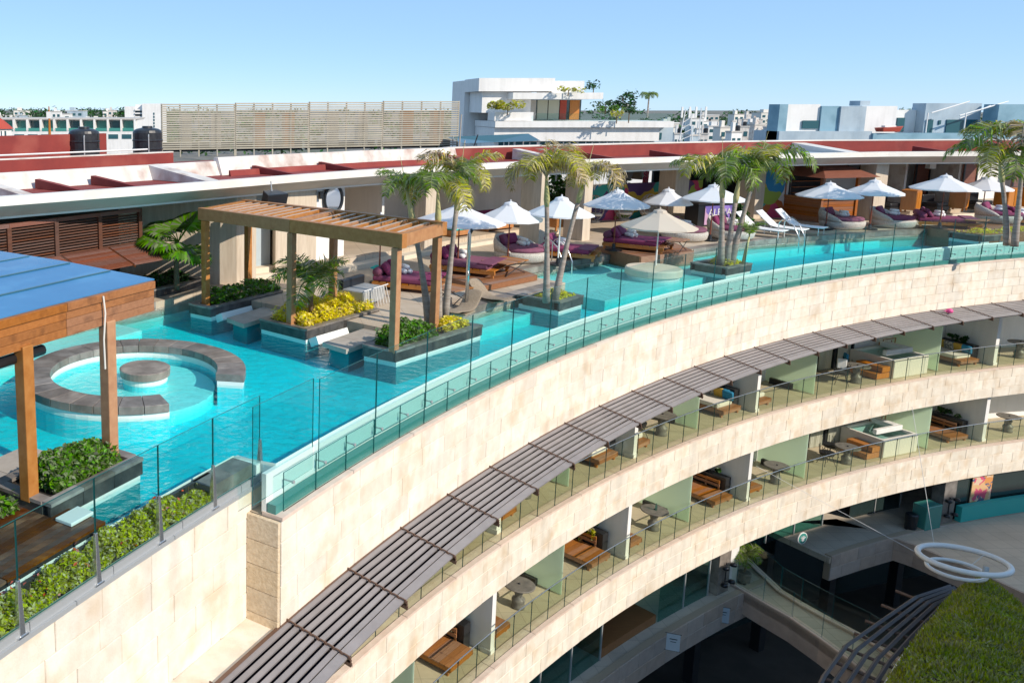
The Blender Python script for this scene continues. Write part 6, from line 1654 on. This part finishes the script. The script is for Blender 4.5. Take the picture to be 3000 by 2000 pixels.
# white villa hotel behind the roof
l0, l1 = (17.187, 70, 7.69), (19.305, 70, 7.69)
wb_ = thing('white_building', 'stacked white modern building with roof terraces behind the red roof', 'building', (l1[0], 70, 0))
S = 70 / 2500.0            # metres for one unit used below at this distance
def zz(y): return 5.6 - (y - 312) * S * 1.015
def xx(x): return (x - 1402) * S
MB().bb(0.02, xx(1600), 4.2, 8.5, -18, zz(235)).build('side_block', M['white'], wb_)
MB().bb(xx(1402), xx(1620), -0.2, 4.15, zz(270), zz(233)).build('top_storey', M['white'], wb_)
MB().bb(xx(1622), xx(1716), 0.6, 4.15, zz(276), zz(240)).build('top_storey', M['white'], wb_)
MB().bb(xx(1418), xx(1560), 0.3, 4.1, zz(330), zz(271)).build('mid_storey', M['white'], wb_)
MB().bb(xx(1490), xx(1746), -1.2, 4.1, zz(292), zz(274)).build('roof_slab', M['white'], wb_)
MB().bb(xx(1436), xx(1546), -1.6, 0.25, zz(352), zz(328)).build('terrace_wall', M['white'], wb_)
MB().bb(xx(1436), xx(1940), -1.9, 4.05, zz(370), zz(353)).build('terrace_slab', M['white'], wb_)
MB().bb(xx(1438), xx(1908), -1.5, 4.0, zz(408), zz(371)).build('lower_storey', M['white'], wb_)
MB().bb(xx(1445), xx(1905), -1.0, 4.0, -18, zz(409)).build('base', M['white'], wb_)
wn_ = [(1458, 1500), (1507, 1566), (1578, 1618), (1624, 1680), (1688, 1744), (1750, 1804), (1812, 1900)]
for a, b_ in wn_:
    f = MB().bb(xx(a), xx(b_), -1.06, -1.0, zz(424), zz(411)).build('window', M['winblue'], wb_)
    k = 3
    for q in range(1, k): MB().bb(xx(a + (b_ - a) * q / k) - 0.04, xx(a + (b_ - a) * q / k) + 0.04, -1.1, -1.061, zz(424), zz(411)).build('mullion', M['white'], f)
MB().bb(xx(1555), xx(1722), 1.4, 1.5, zz(351), zz(293)).build('glass_front', M['doorglass'], wb_)
for q, (a, b_, m) in enumerate(((1558, 1588, 'concrete'), (1592, 1622, 'curtain'), (1625, 1656, 'curtain'), (1659, 1678, 'tile_red'), (1688, 1716, 'orangewood'))):
    MB().bb(xx(a), xx(b_), 1.32, 1.39, zz(350), zz(294)).build('door_panel', M[m], wb_)
MB().bb(xx(1550), xx(1936), -1.85, -1.80, zz(352), zz(331)).build('glass_rail', M['glass'], wb_)
MB().bb(xx(1910), xx(1965), -0.5, 3.5, -18, zz(370)).build('annex', M['greypaint'], wb_)
MB().bb(xx(1914), xx(1932), -0.56, -0.5, zz(405), zz(386)).build('window', M['winblue'], wb_)
def bgbush(label, x, y, w, h, n, size, m='leaf_d', Yp=68.0, name='terrace_bush'):
    l = ((x - 700) * Yp / 2500.0, Yp, 5.6 - (y - 312) * Yp / 2500.0 * 1.01)
    r = thing(name, label, 'bush', l)
    leaves('foliage', M[m], [(px, py, pz) for px, py, pz in blob_pts(n, w / 2, 0.7, h, 9)], size, r)
    MB().tube([(0, 0, -0.3), (0, 0, h * 0.5)], 0.04, 5).build('stem', M['trunk_b'], r)
    return r
bgbush('long overgrown terrace hedge at the left of the white building', 1478, 326, 3.7, 0.9, 700, 0.22, 'leaf_yg', 67.8)
bgbush('thin plants on the upper roof slab of the white building', 1650, 273, 3.2, 0.45, 200, 0.2, 'leaf_yg', 68.5)
bgbush('roof plants at the right end of the white building slab', 1722, 272, 1.2, 1.0, 160, 0.2, 'leaf_d', 69.5)
bgbush('clipped hedge on the terrace right of the white building', 1780, 328, 3.0, 0.5, 400, 0.2, 'leaf', 71)
bgbush('small shrub in a pot on the white terrace', 1795, 350, 0.9, 0.9, 120, 0.2, 'leaf_yg', 67.2)
bgbush('dark shrub on the white terrace near the glass rail', 1830, 348, 0.9, 1.1, 160, 0.2, 'leaf_d', 67.4)
def bgtree(label, x, ytop, ybase, Yp, w, n, size, m='leaf_d', name='tree'):
    k = Yp / 2500.0; zb = 5.6 - (ybase - 312) * k; zt = 5.6 - (ytop - 312) * k; h = zt - zb
    r = thing(name, label, 'tree', ((x - 700) * k, Yp, zb))
    MB().tube([(0, 0, 0), (0.05, 0, h * 0.5), (0, 0, h * 0.85)], [0.07 * h / 3 + 0.03, 0.05, 0.02], 6).build('trunk', M['trunk_b'], r)
    pts = []
    for _ in range(9):
        c = (random.uniform(-w, w) * 0.35, random.uniform(-w, w) * 0.3, h * random.uniform(0.35, 0.92)); rad = w * random.uniform(0.14, 0.28) * (1.2 - 0.6 * c[2] / h)
        for _ in range(n // 9):
            d = Vector((random.gauss(0, 1), random.gauss(0, 1), random.gauss(0, 0.7))); pts.append((c[0] + d.x * rad * 0.6, c[1] + d.y * rad * 0.6, c[2] + d.z * rad * 0.6))
    leaves('crown', M[m], pts, size, r)
    return r
bgtree('slender dark tree right of the white building', 1808, 272, 340, 72, 2.0, 420, 0.26)
bgtree('low spreading tree against the sky beside the white building', 1760, 297, 335, 73, 2.2, 260, 0.24)
# slim palm against the sky
l = (33.593, 71, 4.685)
pl = thing('palm_tree', 'slim lone palm against the sky right of the white building', 'palm tree', l)
MB().tube([(0, 0, 0), (0.03, 0, 1.8)], [0.07, 0.05], 6).build('trunk', M['trunk'], pl)
for i in range(10): inst('frond', FR['g'][i % 4], pl, (0.03, 0, 1.8), (0, 0.1, i * 0.66), (0.55,) * 3)

# blue grey neighbouring building on the right
K = 78 / 2500.0
def z2(y): return 5.6 - (y - 312) * K * 1.015
def x2(x): return (x - 700) * K
nb = thing('grey_building', 'weathered blue grey flat roofed building behind the right part of the roof', 'building', (0, 78, 0))
for (a, b_, y0, t, m) in ((2262, 2287, -0.1, 306, 'blueshade'), (2287, 2395, 0.6, 306, 'white'), (2395, 2447, 0.4, 311, 'blueshade'), (2447, 2521, 0.2, 312, 'greypaint'), (2521, 2625, 0.8, 311, 'white'), (2625, 2725, 2.5, 322, 'white'), (2725, 2890, 1.5, 303, 'greypaint'), (2890, 3050, -0.3, 306, 'blueshade')):  # blue tones paint in the shade of turned faces, white the sunlit ones
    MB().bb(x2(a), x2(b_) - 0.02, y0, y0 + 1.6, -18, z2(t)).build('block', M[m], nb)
MB().bb(x2(2262), x2(2530), -0.4, 3.4, -18, z2(382)).build('parapet', M['greypaint'], nb)
MB().bb(x2(2530), x2(3050), -0.6, 1.4, -18, z2(388)).build('parapet', M['blueshade'], nb)
MB().bb(x2(2523), x2(2552), 1.2, 2.6, z2(310), z2(296)).build('roof_tank_box', M['greypaint'], nb)
for (a, b_, t, u) in ((2345, 2392, 352, 375), (2632, 2662, 345, 385), (2668, 2690, 345, 385), (2790, 2880, 350, 390), (2730, 2750, 350, 390), (2900, 2908, 362, 372), (2918, 2926, 362, 372), (2767, 2773, 352, 364)):
    MB().bb(x2(a), x2(b_), -0.35 if a > 2880 else (0.45 if a < 2400 else 1.4 if a > 2725 else 2.4), 0.55 if a < 2400 else 1.52 if 2725 < a < 2880 else -0.29 if a > 2880 else 2.52, z2(u), z2(t)).build('window', M['winblue'], nb)
for i, (a, b_) in enumerate(((2700, 2805), (2790, 2925), (2800, 2885))):
    MB().tube([(x2(a), -0.2 + 0.3 * i, z2(330 + 8 * i)), (x2(b_), -0.2 + 0.3 * i, z2(298 + 0 * i + (12 if i == 2 else 0)))], 0.06, 6).build('white_strut', M['whitepole'], nb)
MB().tube([(x2(2800), -0.2, z2(332)), (x2(2800), -0.2, z2(388))], 0.06, 6).build('strut_post', M['whitepole'], nb)
MB().tube([(x2(2690), -0.2, z2(330)), (x2(2690), -0.2, z2(386))], 0.06, 6).build('strut_post', M['whitepole'], nb)
l = ((2575 - 700) * K, 77.6, z2(383)); bt = thing('red_boat', 'small red and white dinghy on the flat roof of the grey building', 'boat', l, 0.1)
MB().add([(-1.1, 0, 0.0), (-0.8, -0.4, 0), (0.8, -0.4, 0), (1.2, 0, 0.1), (0.8, 0.4, 0), (-0.8, 0.4, 0), (-1.2, 0, 0.35), (-0.9, -0.5, 0.35), (0.9, -0.5, 0.38), (1.5, 0, 0.5), (0.9, 0.5, 0.38), (-0.9, 0.5, 0.35)], [(0, 1, 7, 6), (1, 2, 8, 7), (2, 3, 9, 8), (3, 4, 10, 9), (4, 5, 11, 10), (5, 0, 6, 11), (6, 7, 8, 9, 10, 11)]).build('hull', M['tile_red'], bt)
MB().bb(-0.5, 0.6, -0.2, 0.2, 0.4, 0.55).build('seat', M['white'], bt)
MB().lathe([(0.4, -0.3), (0.42, 0.5), (0.3, 0.6)], 14, ((2955 - 700) * K, 79.0, z2(312))).build('roof_tank', M['cushion'], nb)

# roof clutter behind the canopy roof
for x, yt, yb, Yp, lb in ((1345, 330, 440, 41.5, 'thin leaning pole beside the slatted screen'), (1360, 372, 432, 42.0, 'short dark pole right of the slatted screen')):
    p0, p1 = (10.654, 41.5, 3.513), (10.698, 41.5, 5.228)
    if x == 1360: p0, p1 = (11.315, 41.5, 3.513), (11.529, 41.5, 4.251)
    tag(MB().tube([p0, p1], 0.03, 6).build('pole', M['screen'] if x == 1345 else M['blackmetal']), lb, 'pole')
sh2 = thing('shade_sheet', 'dark sagging shade sheet on the roof beside the screens', 'canopy', (12.834, 43, 3.472), 0.15)
MB().add([(-2.0, -0.8, 0.35), (2.0, -0.8, 0.45), (2.2, 0.9, 0.75), (-2.2, 0.9, 0.6), (0, 0, 0.38)], [(0, 1, 4), (1, 2, 4), (2, 3, 4), (3, 0, 4)]).build('sheet', M['winblue'], sh2)
for x in (-1.9, 1.9):
    for y in (-0.7, 0.8): MB().tube([(x, y, -0.6), (x, y, 0.5 + 0.15 * (y > 0))], 0.03, 6).build('leg', M['greymetal'], sh2)
# left: row of apartments, church tower, white hotel
K3 = 130 / 2500.0
def x3(x): return (x - 700) * K3
def z3(y): return 5.6 - (y - 312) * K3
ap = thing('apartment_row', 'low row of white apartments with green glass balconies at the far left', 'building', (0, 130, 0))
MB().bb(x3(-40), x3(400), 0, 12, -18, z3(382)).build('lower_wall', M['white'], ap)
MB().bb(x3(-40), x3(400), 2.2, 12, z3(382), z3(350)).build('upper_wall', M['white'], ap)
MB().bb(x3(-45), x3(402), 0.8, 12.5, z3(350), z3(346)).build('roof', M['concrete'], ap)
for i in range(11):
    a = -30 + i * 39
    MB().bb(x3(a), x3(a + 30), 2.1, 2.19, z3(380), z3(354)).build('window', M['wingreen' if i % 3 else 'winblue'], ap)
    MB().bb(x3(a + 2), x3(a + 34), -0.06, 0.0, z3(383), z3(374)).build('balcony_glass', M['wingreen'], ap)
    MB().bb(x3(a + 35), x3(a + 38), -0.1, 2.1, z3(382), z3(350)).build('fin', M['white'], ap)
    MB().bb(x3(a), x3(a + 28), -0.06, 0.0, z3(405), z3(392)).build('window', M['winblue'], ap)
tw = thing('turret', 'white turret with a red conical roof at the left edge', 'tower', ((-5 - 700) * 95 / 2500, 95, 0))
kk = 95 / 2500
MB().lathe([(1.7, -18), (1.7, 5.6 - (376 - 312) * kk)], 12).build('tower_wall', M['white'], tw)
MB().lathe([(1.95, 5.6 - (376 - 312) * kk), (0.9, 5.6 - (352 - 312) * kk), (0.1, 5.6 - (338 - 312) * kk)], 12).build('cone_roof', M['tile_red'], tw)
for q in range(3): MB().box((0.55 + 0.38 * q, -1.62 + 0.28 * q, 5.6 - (388 - 312) * kk), (0.14, 0.2, 0.5)).build('window', M['winblue'], tw)
hb = thing('white_hotel', 'tall white hotel block with stacked balconies at the far left', 'building', (0, 240, 0))
k4 = 240 / 2500.0
def x4(x): return (x - 700) * k4
def z4(y): return 5.6 - (y - 312) * k4
MB().bb(x4(368), x4(398), 1, 14, -18, z4(312)).build('wall', M['white'], hb)
MB().bb(x4(398), x4(420), 2.5, 14, -18, z4(306)).build('wall', M['white'], hb)
MB().bb(x4(420), x4(478), 0, 14, -18, z4(304)).build('wall', M['white'], hb)
for q in range(6):
    MB().bb(x4(398), x4(420), 0.6, 2.45, z4(324 + 10 * q), z4(320 + 10 * q)).build('balcony', M['white'], hb)
    MB().bb(x4(400), x4(418), 2.3, 2.44, z4(333 + 10 * q), z4(325 + 10 * q)).build('window', M['winblue'], hb)
for q in range(5): MB().bb(x4(452), x4(456), -0.1, 0.0, z4(336 + 9 * q), z4(330 + 9 * q)).build('window', M['winblue'], hb)
# slim mast and antennas
for x, yt, yb, Yp, lb in ((150, 312, 400, 90, 'slim yellow mast rising between the left apartments'),):
    k = Yp / 2500.0; r = thing('mast', lb, 'mast', ((x - 700) * k, Yp, 5.6 - (yb - 312) * k))
    MB().tube([(0, 0, 0), (0.02, 0, (yb - yt) * k)], [0.16, 0.06], 8).build('pole', M['orangewood'], r)
    MB().box((0, 0, (yb - yt) * k * 0.72), (0.5, 0.2, 0.7)).build('bracket_box', M['white'], r)
am = thing('antenna_mast', 'lattice antenna masts right of the white building', 'mast', ((2000 - 700) * 80 / 2500, 80, 5.6 - (410 - 312) * 80 / 2500))
for x in (-0.6, 0.6): MB().tube([(x, 0, 0), (x * 0.4, 0, 2.9)], 0.05, 5).build('leg', M['whitepole'], am)
for q in range(5): MB().tube([(-0.6 + 0.07 * q, 0, 0.55 * q), (0.55 - 0.07 * q, 0, 0.55 * q + 0.5)], 0.03, 5).build('brace', M['whitepole'], am)
for x in (-0.6, 0.1, 0.7, 1.6): MB().box((x, -0.1, 2.6), (0.16, 0.1, 1.0)).build('panel_antenna', M['white'], am)
MB().tube([(1.2, 0, 0), (1.2, 0, 3.0)], 0.05, 5).build('leg', M['whitepole'], am)

# the far town: flat roofed houses and trees
rnd = random.Random(21)
cols = ['white', 'white_d', 'concrete', 'white', 'greypaint', 'white', 'cushion']
nm_side = lambda x: 'left' if x < 480 else ('middle' if x < 1900 else 'right')
cnt = 0
wmesh = MB(); wmesh.box((0, 0, 0), (1, 0.1, 1)); wmesh = wmesh.mesh('window', M['winblue'])
specs = []
for _ in range(70):
    Yp = rnd.uniform(160, 620)
    x = rnd.choice([rnd.uniform(-60, 470), rnd.uniform(-60, 470), rnd.uniform(1930, 2280), rnd.uniform(1930, 2280), rnd.uniform(2000, 3000)])
    specs.append((Yp, x))
for Yp, x in sorted(specs):
    k = Yp / 2500.0
    w = rnd.uniform(25, 70) * k * (0.9 if Yp > 300 else 0.6); top = rnd.uniform(-6, 0.5) if Yp < 300 else rnd.uniform(-7, 3)
    if x > 1900 and Yp < 300: top = rnd.uniform(-1.5, 1.0)
    cx = (x - 700) * k; cnt += 1
    cm = rnd.choice(cols); sizew = 'wide' if w > 16 else 'narrow'
    r = thing('town_house', '%s %s flat roofed house in the %s part of the far town' % (sizew, {'white': 'white', 'white_d': 'stained white', 'concrete': 'grey', 'greypaint': 'blue grey', 'cushion': 'cream'}[cm], nm_side(x)), 'house', (cx, Yp, -18), rnd.uniform(-0.2, 0.2), 'houses of the far town')
    MB().bb(-w / 2, w / 2, 0, w * 0.8, 0, top + 18).build('wall', M[cm], r)
    MB().bb(-w / 2 - 0.15, w / 2 + 0.15, -0.15, w * 0.8, top + 18.01, top + 18.35).build('roof_edge', M['concrete' if cm != 'concrete' else 'white'], r)
    MB().bb(-w * 0.3, -w * 0.05, w * 0.2, w * 0.5, top + 18.36, top + 20.2).build('stair_head', M[cm], r)
    nw = max(2, int(w / 3.0))
    for f_ in range(3):
        for q in range(nw):
            inst('window', wmesh, r, (-w / 2 + (q + 0.5) * w / nw, -0.03, top + 18 - 1.9 - 3.1 * f_), (0, 0, 0), (w / nw * 0.55, 1, 1.4))
    if rnd.random() < 0.5: MB().lathe([(0.5, 0), (0.52, 1.0), (0.3, 1.2)], 10, (w * 0.25, w * 0.3, top + 18.36)).build('water_tank', M['tank'], r)
# tree masses on the horizon: one far wood
pts = []
for _ in range(900):
    Yp = rnd.uniform(300, 900); x = rnd.uniform(-200, 3200) if rnd.random() < 0.6 else rnd.uniform(-200, 520)
    c = ((x - 700) * Yp / 2500.0, Yp, rnd.uniform(-15, -3) if Yp < 500 else rnd.uniform(-12, 2.5))
    for _ in range(40): pts.append((c[0] + rnd.gauss(0, 3.6), c[1] + rnd.gauss(0, 2), c[2] + rnd.gauss(0, 1.2)))
o = leaves('far_wood', M['leaf_d'], pts, 2.4); struct(o, 'stuff', 'dark green tree tops scattered through the far town')
